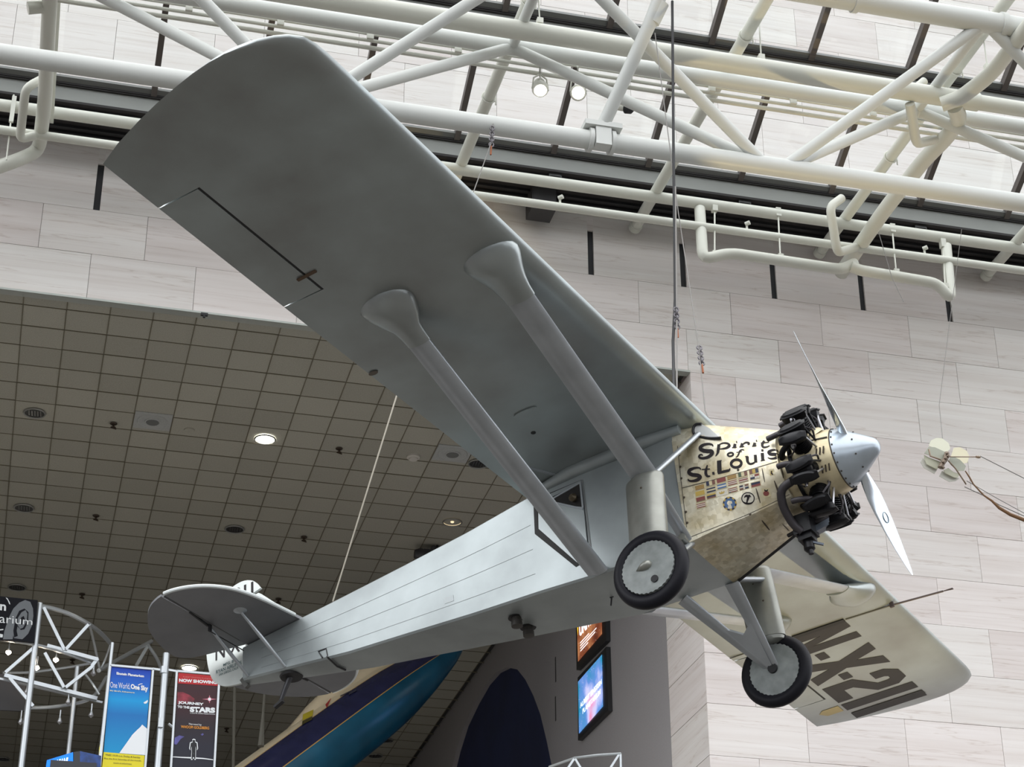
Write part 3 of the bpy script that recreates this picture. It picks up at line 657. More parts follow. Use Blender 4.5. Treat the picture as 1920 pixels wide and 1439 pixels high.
rtext('N X', -6.47, -6.12, -.25, -.06)
rtext('211', -6.20, -5.93, .40, .575, bold=.03)
TEAL = mat('teal_small_print', (.05, .11, .12), .6)
rtext('MFG. BY', -6.36, -6.18, -.36, -.325, m=TEAL); rtext('RYAN AIRLINES', -6.46, -6.10, -.42, -.375, m=TEAL); rtext('SAN DIEGO, CALIF.', -6.42, -6.14, -.465, -.43, m=TEAL)
b = MB(); b.lathe([(.001, -.02), (.13, 0), (.12, .02)], (-5.43, 0, -.79), (0, 0, -1), n=18, m=BLACK); b.path([(-5.44, 0, -.78), (-5.52, 0, -.92), (-5.585, 0, -1.05)], [.035, .028, .022], n=10, m=mat('skid_dark', (.05, .05, .055), .4, .5)); b.bar((-5.55, 0, -1.045), (-5.66, 0, -1.09), .05, .03, m=BLACK); b.build('tail_skid', None, AP)

# --- cowling
CS = [(-.345, [(0,-1.325),(.50,-1.315),(.508,-1.0),(.508,-.35),(.47,-.02),(.25,.10),(0,.12)]),
      (-.02, [(0,-1.265),(.445,-1.245),(.492,-.96),(.487,-.38),(.40,-.05),(.22,.035),(0,.055)]),
      (.32, [(0,-1.20),(.355,-1.175),(.462,-.92),(.455,-.47),(.34,-.19),(.19,-.13),(0,-.11)]),
      (.68, [(0,-1.12),(.25,-1.075),(.415,-.87),(.415,-.57),(.29,-.35),(.16,-.29),(0,-.27)])]
def csec(x, half_): return [V((x, -y, z)) for y, z in half_]+[V((x, y, z)) for y, z in half_[-2:0:-1]]
def smooth_sec(x, hf):
    P = csec(x, hf); n = len(P); out = []
    hard = {1, n-1}
    for i in range(n):
        a, b, c, d = P[i-1], P[i], P[(i+1) % n], P[(i+2) % n]
        for t in (0, .25, .5, .75):
            m0 = (c-a)*.5 if i not in hard else (c-b); m1 = (d-b)*.5 if (i+1) % n not in hard else (c-b)
            if i == 0 or (i+1) % n == 0: m0 = m1 = c-b
            out.append((2*t**3-3*t*t+1)*b+(t**3-2*t*t+t)*m0+(-2*t**3+3*t*t)*c+(t**3-t*t)*m1)
    return out
KX = [s[0] for s in CS]; secs = []
for a, b in zip(CS, CS[1:]):
    for k in range(4):
        t = k/4; secs.append((a[0]+(b[0]-a[0])*t, [(p[0]+(q[0]-p[0])*t, p[1]+(q[1]-p[1])*t) for p, q in zip(a[1], b[1])]))
secs.append(CS[-1])
cb = MB(); cb.rings([smooth_sec(*s) for s in secs], cap0=False)
COWLO = cb.build('engine_cowling', COWL, AP, 25)
BV = BVHTree.FromPolygons([V(p) for p in cb.v], cb.f)
def onc(px, py, off=.003):
    o, d = lray(px, py); h, nrm, i, t = BV.ray_cast(o, d)
    if h is None: return None
    if nrm.dot(d) > 0: nrm = -nrm
    return h+nrm*off
ZX, ZY, ZK = 1260., 800., 1919/280.
def zc_(p, off=.003):
    r = onc(ZX+p[0]/ZK, ZY+p[1]/ZK, off); return r
def decal(name, polys, m=None, off=.003, parent=None):
    """polys: list of (2-D point list, material); each becomes one flat painted face on the cowl"""
    b = MB()
    for P, q in polys:
        R = [zc_(p, off) for p in P]
        if any(r is None for r in R): continue
        b.add(R, [tuple(range(len(R)))], q or m)
    return b.build(name, None, parent or COWLO, 0)
def stroke(pts, wd, k=7, closed=False):
    P = tri_cr([V((x, y)) for x, y in pts], k, closed) if len(pts) > 2 else [V(pts[0])*(1-i/6)+V(pts[1])*i/6 for i in range(7)]
    n = len(P); Q = []
    for i in range(n-(0 if closed else 1)):
        def nr(j):
            a, b = P[(j-1) % n] if (closed or j > 0) else P[0], P[(j+1) % n] if (closed or j < n-1) else P[-1]
            d = (b-a).normalized(); return V((-d.y, d.x))
        j = (i+1) % n
        def wf(q):
            if not isinstance(wd, (tuple, list)): return wd
            t = q/(n-1)*(len(wd)-1); a = min(int(t), len(wd)-2); return wd[a]+(wd[a+1]-wd[a])*(t-a)
        wa, wb = wf(i)/2*WK, wf(i+1)/2*WK
        Q.append(([P[i]+nr(i)*wa, P[j]+nr(j)*wb, P[j]-nr(j)*wb, P[i]-nr(i)*wa], None))
    return Q
WK = 1.0
def word(name, strokes, k=1.28):
    global WK
    polys = []; WK = k
    for s in strokes: polys += stroke(*s)
    WK = 1.0; return decal(name, polys, INK)
def rect(x, y, ww, hh, sl=-.16): return [([(x, y), (x+ww, y+ww*sl), (x+ww, y+ww*sl+hh), (x, y+hh)], None)]
def ell(cx, cy, rx, ry, w_, tilt=0):
    P = [(cx+rx*cos(t)*cos(tilt)-ry*sin(t)*sin(tilt), cy+rx*cos(t)*sin(tilt)+ry*sin(t)*cos(tilt)) for t in [i*2*pi/16 for i in range(16)]]
    return (P, w_, 2, True)
TITLE = [([(528,258),(515,236),(470,226),(410,238),(368,268),(378,300),(440,318),(505,322),(515,350),(470,392),(400,410),(352,398),(356,370),(385,362),(395,380)], (10,14,18,24,30,34,34,34,32,26,22,18,14,10,8)),
    ([(604,232),(592,320),(583,350),(560,385)], (26,24,16,5)), ([(600,240),(655,216),(715,220),(735,250),(700,278),(640,290),(598,292)], (8,12,16,26,18,10,6)),
    ([(812,226),(798,278)], 24), ([(824,203),(838,201)], 16), ([(772,276),(832,268)], 8), ([(905,218),(890,268)], 24), ([(866,268),(928,258)], 8), ([(905,236),(945,210),(985,212),(990,228),(970,232)], (8,14,16,12,8)),
    ([(1066,212),(1052,258)], 24), ([(1080,188),(1094,186)], 16), ([(1030,258),(1086,248)], 8), ([(1186,186),(1160,232),(1172,266),(1215,266),(1255,248)], (16,22,18,12,6)), ([(1140,216),(1248,204)], 8)]
TITLE += [ell(752, 362, 36, 22, 15, -.2), ([(928,306),(900,300),(872,318),(856,360),(838,388),(818,398)], (9,12,15,15,10,5)), ([(828,336),(900,324)], 7)]
TITLE += [([(374,556),(350,534),(295,536),(232,562),(222,598),(262,622),(335,632),(362,655),(325,690),(255,704),(215,694),(212,676)], (10,16,22,34,38,38,38,38,32,22,16,10)),
    ([(456,498),(440,560),(436,606),(456,640),(494,640)], (10,26,30,24,8)), ([(384,556),(488,548)], 11), ([(518,606),(548,602)], 28),
    ([(606,446),(612,600)], 44), ([(588,600),(738,566)], 26), ([(738,566),(748,538)], (20,6)), ([(580,450),(640,440)], 10), ell(826, 478, 66, 50, 26, -.16),
    ([(968,388),(972,450),(1000,482),(1045,474),(1078,446)], (30,28,22,18,10)), ([(1070,366),(1078,466)], 30), ([(940,390),(975,384)], 9), ([(1160,342),(1168,440)], 32), ([(1148,312),(1176,308)], 22), ([(1140,444),(1196,434)], 9),
    ([(1366,330),(1342,306),(1290,306),(1245,330),(1262,356),(1330,362),(1362,382),(1330,408),(1270,416),(1230,402)], (8,14,22,30,32,32,30,24,16,8))]
for g in [[0],[1,2],[3,4,5],[6,7,8],[9,10,11],[12,13],[14],[15,16],[17],[18,19],[20],[21,22,23,24],[25],[26,27,28],[29,30,31],[32]]: word('title_letter', [TITLE[q] for q in g], 1.5 if g[0] < 15 else 1.28)
# flags
C = lambda n, c: mat('flag_'+n, c, .6)
cr, go, rd, nv, gn, br, wh, bl = C('cream', (.56,.49,.30)), C('gold', (.46,.32,.07)), C('red', (.20,.045,.04)), C('navy', (.02,.025,.06)), C('green', (.06,.09,.05)), C('brown', (.16,.07,.05)), C('white', (.60,.57,.48)), C('blue', (.06,.13,.28))
def flag(x, y, cells, base=cr):
    R, Dn = V((113, -29)), V((9, 54)); o = V((x, y)); f = lambda a, b: o+R*a+Dn*b
    P = [([f(-.09, -.16), f(1.09, -.16), f(1.09, 1.16), f(-.09, 1.16)], cr if base == cr else base)]
    obj = decal('flag_decal', P, None, .003)
    b = MB()
    for a0, b0, a1, b1, m in cells:
        R_ = [zc_(f(a, c), .0045) for a, c in ((a0, b0), (a1, b0), (a1, b1), (a0, b1))]
        if None not in R_: b.add(R_, [(0, 1, 2, 3)], m)
    b.build('flag_field', None, obj if False else COWLO, 0)
H = lambda *ms: [(0, i/len(ms), 1, (i+1)/len(ms), m) for i, m in enumerate(ms)]
Ve = lambda *ms: [(i/len(ms), 0, (i+1)/len(ms), 1, m) for i, m in enumerate(ms)]
stripes = H(*([br, go]*3+[br]))
for x, y, c in ((297,772,stripes+[(0,0,.42,.5,nv)]), (437,718,Ve(nv,cr,br)), (574,680,[(0,0,1,1,rd)]), (709,640,stripes), (849,604,Ve(gn,cr,br)), (992,565,Ve(br,go,nv)),
                (302,848,[(0,0,1,1,go)]), (443,806,H(nv,cr,nv)), (581,757,H(bl,wh,bl)), (717,712,H(rd,wh,rd,wh,rd)), (857,677,H(br,wh,rd,rd,wh,br)), (1003,634,[(0,0,.5,.5,wh),(.5,0,1,.5,rd),(0,.5,.5,1,nv),(.5,.5,1,1,wh),(.2,.15,.3,.3,nv),(.7,.7,.8,.85,rd)]),
                (310,924,H(rd,rd,br)+[(.3,.35,.7,.6,wh)]), (446,884,H(go,nv,br)), (722,806,H(rd,wh,br,wh,rd)+[(0,0,.25,1,nv)]), (866,768,[(0,0,.4,.4,nv),(.6,0,1,.4,br),(0,.6,.4,1,br),(.6,.6,1,1,nv),(.4,0,.6,1,wh),(0,.4,1,.6,wh)]), (1017,733,H(nv,rd)),
                (316,1004,H(rd,wh,rd,wh,rd)+[(0,0,.3,1,wh)])): flag(x, y, c)
flag(582, 842, [(.3,.4,.7,.75,go),(.2,.2,.3,.6,go),(.45,.15,.55,.6,go),(.7,.2,.8,.6,go)], wh)
def disc(cx, cy, rx, ry=None, n=20): ry = ry or rx; return [(cx+rx*cos(t), cy+ry*sin(t)) for t in [i*2*pi/n for i in range(n)]]
def emblem(parts):
    for k, (P, m, off) in enumerate(parts): decal('emblem_decal', [(P, m)], None, off)
sectors = []
for k in range(16):
    a0, a1 = k*pi/8, (k+1)*pi/8; sectors.append(([(743+90*cos(a0), 994+90*sin(a0)), (743+90*cos(a1), 994+90*sin(a1)), (743+70*cos(a1), 994+70*sin(a1)), (743+70*cos(a0), 994+70*sin(a0))], go if k % 2 else nv))
decal('emblem_decal', sectors, None, .0035); decal('emblem_decal', [(disc(743, 994, 70), bl)], None, .003)
decal('emblem_decal', [([(722,1060),(716,1035),(735,1020),(728,1000),(740,972),(754,978),(758,1010),(772,1040),(768,1058)], wh)], None, .0045)
word('emblem_ring', [ell(977, 926, 80, 74, 10)]); decal('emblem_decal', [(disc(977, 926, 78, 72), wh)], None, .0025)
word('emblem_figure', [([(930,910),(955,895),(985,900),(1000,880)], (8,26,30,12)), ([(985,900),(970,950),(960,985)], (28,20,8)), ([(940,905),(925,935)], 8), ([(1000,890),(1015,910)], 8), ([(905,960),(940,985),(1010,990),(1050,960)], (6,14,18,6))])
decal('emblem_decal', [([(1245,560),(1310,545),(1328,620),(1258,640)], cr), ([(1268,575),(1292,566),(1298,615),(1262,625)], go)], None, .003); word('emblem_figure', [([(1282,572),(1278,600),(1300,622)], (10,18,8))])
decal('emblem_decal', [([(1150,800),(1250,790),(1275,895),(1175,920)], cr), (disc(1210, 862, 38, 34), rd)], None, .003); word('emblem_figure', [([(1185,815),(1210,830),(1235,812)], (10,16,8))])
SLOT = mat('louvre_dark', (.06, .045, .03), .6); SEAM = mat('seam_dark', (.045, .038, .03), .6)
for a, c, ww in (((1158,540),(1192,718),14), ((1392,475),(1430,665),16), ((1080,795),(1135,985),18), ((1315,698),(1382,888),22), ((1152,1205),(1252,1330),20), ((1420,1255),(1508,1345),12)):
    decal('louvre_slot', stroke([a, c], (ww*.5, ww, ww, ww*.5)), SLOT, .004)
for pts, ww in (([(132,792),(560,682),(940,575),(1390,440)], 8), ([(195,1440),(640,1265),(1000,1120),(1560,850)], 7), ([(1462,150),(1462,330),(1500,560),(1590,830)], 5), ([(72,255),(128,790),(190,1300)], 7)):
    decal('panel_seam', stroke(pts, ww), SEAM, .0035)
for x, y in ((95,370),(108,520),(122,670),(155,915),(180,1100),(198,1240),(850,560),(1005,1130),(1560,830),(1425,150)):
    p = zc_((x, y), .004)
    if p:
        rv_ = MB(); rv_.lathe([(.013, 0), (.010, .006), (.001, .008)], p, (0, -1, 0), n=8); rv_.build('panel_fastener', SLOT, COWLO)
# leading edge window in the wing root: polished metal with a black surround
WS = MB(); wpts = [(1301,812),(1301,803),(1306,797),(1316,796),(1330,803),(1352,822),(1335,823),(1318,821),(1306,817)]
wp = [lp(x, y, y=-.455) for x, y in wpts]; WS.prism(wp, (0, 1, 0), .12); WSO = WS.build('root_window', mat('polished_aluminium', (.85, .87, .86), .3, .3), AP, 40)
b = MB(); b.path([p+V((0, -.008, 0)) for p in tri_cr([wp[i] for i in (3, 2, 1, 0, 8, 7, 6, 5)], 4)], .014, n=6); b.build('window_seal', BLACK, WSO)

# --- nose, spinner, propeller
NZ = -.722; XN = V((1, 0, 0))
b = MB(); b.lathe([(.385, .60), (.385, .74), (.375, .86), (.35, .98), (.325, 1.08), (.305, 1.165), (.28, 1.165)], (0, 0, NZ), XN, n=36); NOSE = b.build('nose_cowling', NOSEM, AP, 50)
b = MB(); b.lathe([(.298, 1.172), (.288, 1.205), (.245, 1.285), (.185, 1.375), (.122, 1.465), (.088, 1.512), (.062, 1.537), (.03, 1.551), (.001, 1.554)], (0, 0, NZ), XN, n=40); SPN = b.build('spinner', ALU, AP, 60)
b = MB(); b.path([V((1.172, .302*sin(t), NZ+.302*cos(t))) for t in [i*2*pi/40 for i in range(40)]], .006, n=6, closed=True); b.build('spinner_rim', SEAM, SPN)
def onlathe(ang, x, r): return V((x, r*sin(ang), NZ+r*cos(ang)))
b = MB()
for k in range(20): b.lathe([(.010, 0), (.008, .006), (.001, .007)], onlathe(k*2*pi/20, 1.19, .295), (0, sin(k*2*pi/20), cos(k*2*pi/20)), n=6)
for k in range(8): b.lathe([(.010, 0), (.008, .006), (.001, .007)], onlathe(k*2*pi/8+.2, 1.36, .198), (.4, sin(k*2*pi/8+.2), cos(k*2*pi/8+.2)), n=6)
b.build('spinner_screw', SEAM, SPN)
b = MB()
for ang in (radians(-98), radians(-128)):
    for k in range(3):
        x0 = 1.03+.035*k; b.bar(onlathe(ang-.10, x0, .343-.09*.035*k), onlathe(ang+.10, x0+.02, .343-.09*.035*k), .012, .012, (1, 0, 0))
b.build('nose_louvre', SLOT, NOSE, 0)
b = MB(); b.path([onlathe(t, .99, .352) for t in [radians(-75)+radians(60)*i/12 for i in range(13)]], .006, n=6); b.bar(onlathe(radians(-72), .80, .384), onlathe(radians(-72), 1.16, .312), .012, .01); b.build('nose_panel_joint', SEAM, NOSE, 0)
b = MB(); b.rings([[onlathe(radians(-40)+.32*cos(t)*s_, .98+.13*sin(t)*s_, .345+h) for t in [i*2*pi/16 for i in range(16)]] for s_, h in ((1, -.01), (.7, .018), (.3, .03), (.02, .032))]); b.build('nose_blister', NOSEM, NOSE, 60)
th = -.852; U = V((0, sin(th), cos(th))); XH = 1.285; HUB = V((XH, 0, NZ))
def blade(u):
    R = []; tang = XN.cross(u)
    for r, c, bt, tk in ((.12, .09, 50, .09), (.22, .10, 44, .075), (.32, .15, 36, .055), (.45, .205, 29, .038), (.60, .225, 23.5, .027), (.80, .215, 19, .019), (1.0, .175, 16, .013), (1.18, .115, 14, .009), (1.29, .065, 13, .006), (1.335, .02, 13, .003)):
        be = radians(bt); cd = tang*cos(be)+XN*sin(be); nn = cd.cross(u)
        R.append([HUB+u*r+cd*(c/2*cos(t))+nn*(tk/2*sin(t)) for t in [i*2*pi/18 for i in range(18)]])
    b = MB(); b.rings(R); return b.build('propeller_blade', BLADE, AP, 60)
B1, B2 = blade(U), blade(-U)
# oval maker's mark on the lower blade
u = -U; tang = XN.cross(u); be = radians(20.5); cd = tang*cos(be)+XN*sin(be); nn = cd.cross(u)
if nn.dot(lray(1660, 970)[1]) > 0: nn = -nn
b = MB(); b.path([HUB+u*(.70+.055*cos(t))+cd*(.035*sin(t))+nn*.0125 for t in [i*2*pi/20 for i in range(20)]], .005, n=5, closed=True); b.build('blade_emblem', mat('emblem_blue_grey', (.22, .30, .36), .4), B2)

# --- radial engine
XE = .92
b = MB(); b.lathe([(.20, .70), (.27, .74), (.29, .84), (.29, .98), (.24, 1.05), (.20, 1.06)], (0, 0, NZ), XN, n=36); ENG = b.build('engine_crankcase', ENGB, AP, 50)
for k in range(9):
    a = k*2*pi/9; u = V((0, sin(a), cos(a))); t_ = XN.cross(u); O = V((XE, 0, NZ))
    b = MB(); prof = []
    for i in range(9): r0 = .295+i*.021; prof += [(.074, r0), (.100, r0+.004), (.100, r0+.010), (.074, r0+.014)]
    b.lathe(prof+[(.085, .485), (.09, .50), (.085, .535), (.05, .555)], O, u, n=18); CY = b.build('cylinder', ENGB, ENG, 30)
    for s in (-1, 1):                                          # rocker boxes: fore-and-aft capsules, splayed
        b = MB(); c = O+u*.565+t_*s*.062; ax = (XN+t_*s*.10).normalized(); nrm = (u+t_*s*.35).normalized(); sd = ax.cross(nrm)
        def cap(h, rr): return [c+ax*(.132*rr*max(-1, min(1, 1.25*cos(q))))+sd*(.054*rr*sin(q))+nrm*h for q in [i*2*pi/20 for i in range(20)]]
        b.rings([cap(-.06, .62), cap(-.05, .86), cap(-.01, .95), cap(.008, .95), cap(.012, 1.07), cap(.024, 1.07), cap(.030, .92), cap(.045, .8), cap(.05, .4)]); b.build('rocker_box', ENGB, ENG, 45)
        b = MB(); b.tube(O+XN*.135+u*.27+t_*s*.035, O+XN*.105+u*.545+t_*s*.062, .011, n=8); b.build('pushrod_tube', CHROME if s > 0 else ENGB, ENG)
    b = MB(); b.lathe([(.018, 0), (.026, .01), (.026, .03), (.014, .035), (.012, .07)], O+XN*-.02+u*.515+t_*.09, (t_+u*.5).normalized(), n=10, m=CHROME); b.build('spark_plug', None, ENG)
    # exhaust stub: leaves the head and runs aft
    p0 = O+XN*-.05+u*.50-t_*.06; b = MB(); L_ = (.12, .12, .12, .12, .12, .12, .12, .24, .12)[k]
    b.path([p0, p0+V((-.07, 0, 0))-t_*.05+u*.015, p0+V((-.12, 0, 0))-t_*.06+u*.01, p0+V((-.12-L_*.5, 0, 0))-t_*.06], .029, n=12, bend=.06); b.build('exhaust_stub', ENGG, ENG)
    b = MB(); b.path([O+XN*-.20+u*.24+t_*.05, O+XN*-.22+u*.36+t_*.07, O+XN*-.17+u*.46+t_*.06, O+XN*-.07+u*.50+t_*.04], .030, n=10, bend=.08); b.build('intake_pipe', ENGB, ENG)
b = MB(); b.path([V((XE-.13, .40*sin(q), NZ+.40*cos(q))) for q in [i*2*pi/36 for i in range(36)]], .020, n=8, closed=True); b.build('ignition_ring', ENGB, ENG)
for k in range(9):
    a = k*2*pi/9; u = V((0, sin(a), cos(a))); t_ = XN.cross(u); O = V((XE, 0, NZ))
    b = MB(); b.path([O+XN*-.13+u*.40+t_*.10, O+XN*-.06+u*.46+t_*.15, O+XN*.0+u*.54+t_*.13], .009, n=6, bend=.03); b.build('ignition_lead', ENGG, ENG); b = MB(); b.path([O+XN*.12+u*.33-t_*.06, O+XN*.15+u*.42-t_*.10, O+XN*.08+u*.52-t_*.10], .010, n=6, bend=.04); b.build('ignition_lead', ENGG, ENG)
# accessories below: carburettor, hot-air pipe, oil drain
b = MB(); b.box((.58, -.11, -1.40), (.76, .09, -1.20)); b.box((.60, -.08, -1.46), (.74, .06, -1.40)); b.lathe([(.05, 0), (.055, .10), (.03, .13)], (.67, .0, -1.44), (0, 0, -1), n=12); b.tube((.68, -.01, -1.48), (.68, -.01, -1.60), .025, n=10); b.build('carburettor', ENGB, ENG)
b = MB(); b.path([V((.78, -.36, -.98)), V((.62, -.36, -1.03)), V((.58, -.26, -1.16)), V((.60, -.14, -1.30)), V((.66, -.08, -1.38))], .042, n=12, bend=.1); b.build('hot_air_pipe', ENGG, ENG)
b = MB(); b.bar((.64, .02, -1.38), (.95, .18, -1.22), .10, .06); b.bar((.60, -.06, -1.43), (.80, .04, -1.52), .02, .02); b.build('intake_manifold', mat('engine_grey_steel', (.12, .14, .17), .4, .5), ENG, 20)
b = MB(); b.tube(lp(1497, 1000, y=.02), lp(1380, 1090, y=.49)+V((0, 0, -.02)), .014, n=8); b.tube(lp(1500, 993, y=0.), lp(1478, 1005, y=.05), .02, n=8); b.build('exhaust_drain_line', BLACK, ENG)

# --- struts and landing gear
def streamlined(p, q, ch, th_, fwd=(1, 0, 0), ch2=None, n=16):
    p, q = V(p), V(q); d = (q-p).normalized(); f = (V(fwd)-d*V(fwd).dot(d)).normalized(); s = d.cross(f); R = []
    for c, k in ((p, 1), (q, (ch2 or ch)/ch)):
        pts = []
        for i in range(n):
            t = i*2*pi/n; xx = cos(t); yy = sin(t)*(.62+.38*cos(t)) if xx < 0 else sin(t)
            pts.append(c+f*(xx*ch/2*k)+s*(yy*th_/2*k))
        R.append(pts)
    return R
for s in (-1, 1):
    gt = V((-.36, s*1.15, -.90)); ax = V((-.385, s*1.30, -1.951))
    for nm, w0, f0, c0 in (('front', V((-.30, s*3.80, .0)), gt+V((-.02, 0, .02)), .27), ('rear', V((-1.38, s*3.84, .0)), V((-1.33, s*.49, -1.26)), .225)):
        b = MB(); top = w0+(f0-w0)*.05; b.rings(streamlined(top, f0, c0, .085)); WSx = b.build('wing_strut', SILVERD, AP, 60)
        # flared shoe where it meets the wing
        sd_ = (f0-w0).normalized(); nv_ = sd_.cross(V((1, 0, 0))).normalized(); R = []
        for a_, cx_, th_ in ((.46, .285, .10), (.36, .30, .12), (.26, .34, .16), (.17, .40, .215), (.09, .47, .27), (.02, .53, .31), (-.05, .555, .31), (-.11, .52, .27), (-.165, .43, .20), (-.205, .30, .12), (-.225, .10, .03)):
            cx_ *= (c0/.27 if a_ > .2 else 1)
            c = w0+sd_*a_; R.append([c+V((1, 0, 0))*(cos(q)*cx_/2-.04*(cx_-.28))+nv_*(sin(q)*th_/2*(1-.35*max(0, -cos(q)))) for q in [i*2*pi/28 for i in range(28)]])
        b = MB(); b.rings(R); b.build('strut_fairing', WINGM, WSx, 60)
    # shock absorber fairing
    top, bot = V((-.40, s*1.14, -.86)), V((-.40, s*1.245, -1.66)); b = MB(); R = []
    for t, k in ((-.012, .35), (0, .8), (.03, .97), (.07, 1), (.9, 1), (.955, .99), (.956, .93), (1, .9), (1.03, .55)):
        c = top+(bot-top)*t; R.append([c+V(((.20 if cos(q) > 0 else .20)*cos(q)*k, .115*sin(q)*k*(1 if cos(q) > 0 else (.55+.45*(1+cos(q)))), 0)) for q in [i*2*pi/28 for i in range(28)]])
    b.rings(R); SH = b.build('shock_fairing', GEARM, AP, 50)
    b = MB(); b.tube(bot+V((.02, 0, .05)), ax+V((0, s*-.03, 0)), .022, n=10); b.tube(bot+V((-.05, 0, .05)), ax+V((-.02, s*-.03, .02)), .015, n=8); b.build('shock_rod', CHROME, SH)
    b = MB()
    for dx, dz in ((.02, -.2), (.10, -.42), (-.03, -.55)): b.lathe([(.012, 0), (.001, .008)], top+V((dx, s*.03-.0+(-.115 if s < 0 else -.115), dz)), (0, -1, 0), n=8)
    b.build('fairing_screw', SLOT, SH)
    for pa, pb, c0, th_ in ((gt, V((-.09, s*.47, -.16)), .12, .06), (gt+V((.05, 0, -.10)), V((-.355, s*.49, -1.27)), .125, .06)):
        b = MB(); b.rings(streamlined(pa, pb, c0, th_)); b.build('gear_strut', SILVERD, AP, 60)
    # V leg from the fuselage bottom to the axle, its two arms joined by a web
    axi = ax+V((0, -s*.05, 0)); f1, f2 = V((-.36, s*.46, -1.315)), V((-.90, s*.44, -1.31)); b = MB()
    w1 = axi+(f1-axi)*.56; w2 = axi+(f2-axi)*.60
    b.rings(streamlined(f1, axi+V((.015, 0, 0)), .155, .06, ch2=.09)); b.rings(streamlined(f2, axi+V((-.03, 0, 0)), .145, .06, ch2=.09))
    nn = (f1-axi).cross(f2-axi).normalized(); b.prism([axi-nn*.02, w1-nn*.02, w1*.5+w2*.5+(axi-w1*.5-w2*.5)*.22-nn*.02, w2-nn*.02], nn, .04); b.build('axle_vee', SILVERD, AP, 50)
    b = MB(); b.tube(f1+V((0, 0, .02)), f1+V((.02, s*.16, .02)) if s < 0 else gt+V((0, 0, -.06)), .035 if s < 0 else .03, n=10); b.build('cross_strut', GEARM, AP, 50)
    # wheel
    wn = V((0, s, .05)).normalized() if True else V((0, s, 0)); b = MB()
    R0, rt = .315, .068
    b.rings([[ax+V((cos(t), 0, 0))*(R0+rt*cos(q))+V((0, 0, 1))*sin(t)*(R0+rt*cos(q))+wn*(rt*1.0*sin(q)) for q in [i*2*pi/16 for i in range(16)]] for t in [j*2*pi/48 for j in range(48)]], closed=True); WH = b.build('wheel', RUBBER, AP, 60)
    b = MB(); uu, ww, dd = frame_of(wn); R = []
    for sgn in (1, -1):
        R = [[ax+(uu*cos(t)+ww*sin(t))*(r*(1+(.035*(k % 2) if r > .25 else 0)))+dd*h*sgn for k, t in enumerate([i*2*pi/72 for i in range(72)])] for r, h in ((.265, .030), (.262, .062), (.235, .066), (.12, .080), (.045, .088))]
        b.rings(R, cap0=False)
    b.build('wheel_disc', HUBM, WH, 40)
    if s < 0:
        b = MB(); o = ax+wn*.085; tail = (V((-1, 0, -.12))).normalized()
        R = [[o+tail*x+(V((0, 0, 1))*sin(q)*r+wn*(max(0, cos(q))*r*1.3)) for q in [i*2*pi/16 for i in range(16)]] for x, r in ((-.055, .012), (-.04, .034), (0, .046), (.05, .034), (.11, .004))]
        b.rings(R); b.build('axle_cap', GEARM, WH, 60)
        b = MB(); b.lathe([(.036, 0), (.036, .012)], ax+V((.06, 0, -.155))+wn*.079, wn, n=18, m=BLACK); b.build('valve_hole', None, WH)
    else:
        b = MB(); b.lathe([(.055, -.02), (.05, .02)], ax-wn*.09, -wn, n=18, m=BLACK); b.build('valve_hole', None, WH)

# ------------------------------------------------------------------ suspension cables
STEELC = mat('cable_steel', (.16, .15, .16), .5, .5); WIRE = mat('thin_wire', (.20, .19, .18), .5, .4); RUST = mat('rusty_orange', (.30, .09, .03), .6)
def cable(label, pts, r, m, turn=None, name='suspension_cable'):
    b = MB(); b.path(pts, r, n=6, m=m)
    if turn:
        p, q = turn; d = (q-p); n = 7
        for i in range(n):
            c = p+d*((i+.5)/n); u, w_, dd = frame_of(d); u = u if i % 2 else w_; l = d.length/n*.75
            b.path([c+dd*(l*cos(t))+u*(.028*sin(t)) for t in [k*2*pi/10 for k in range(10)]], .010, n=5, closed=True, m=STEELC)
        b.tube(q, q+d*.45, .012, n=6, m=RUST)
    return tag(b.build(name, None, None, 40), label, 'cable')
up = V((0, 0, 1))
def wpt(px, py, Y): return at(px, py, Y=Y)
top1 = wpt(1260.5, 2, 18.6); bot1 = wpt(1268, 775, 18.0)
cable('thick black twin cable hanging straight down to the wing root', [top1, wpt(1263, 300, 18.6), wpt(1266, 560, 18.3), wpt(1262, 640, 18.2), PT+PM @ lp(1264, 745, z=.23)], .017, BLACK)
cable('thin steel cable with turnbuckle right against the black cable', [wpt(1266.5, 350, 18.5), wpt(1269, 600, 18.2), PT+PM @ lp(1269, 750, z=.23)], .009, WIRE, (wpt(1267.5, 578, 18.2), wpt(1270, 616, 18.2)))
cable('thin steel cable slanting right, its turnbuckle above the plane nose', [wpt(1228, 62, 18.7), wpt(1272, 400, 18.6), wpt(1310, 648, 17.6), wpt(1322, 770, 17.2), PT+PM @ V((-.06, -.05, .06))], .006, WIRE, (wpt(1311, 650, 17.6), wpt(1316, 684, 17.5)))
cable('thin cable with turnbuckle dropping from the chord behind the silver wing', [wpt(925, 228, 19.55), wpt(922, 265, 19.5), wpt(886, 365, 19.2), wpt(820, 545, 18.6)], .007, WIRE, (wpt(923, 238, 19.53), wpt(921, 274, 19.5)))
tailp = PT+PM @ V((-4.72, -.18, -.20))
cable('pale cable running from under the wing to the rear fuselage', [wpt(760, 690, 18.5), wpt(742, 748, 18.6), tailp], .009, mat('pale_cable', (.55, .50, .42), .5))
cable('faint wire crossing the right side of the stone wall', [wpt(1803, 430, 21), wpt(1780, 610, 20.5), wpt(1761, 760, 20), wpt(1768, 830, 19.9)], .004, WIRE)
cable('faint wire slanting behind the right loop pipe', [wpt(1646, 431, 24.15), wpt(1672, 520, 23.6), wpt(1694, 566, 23.3)], .005, WIRE)

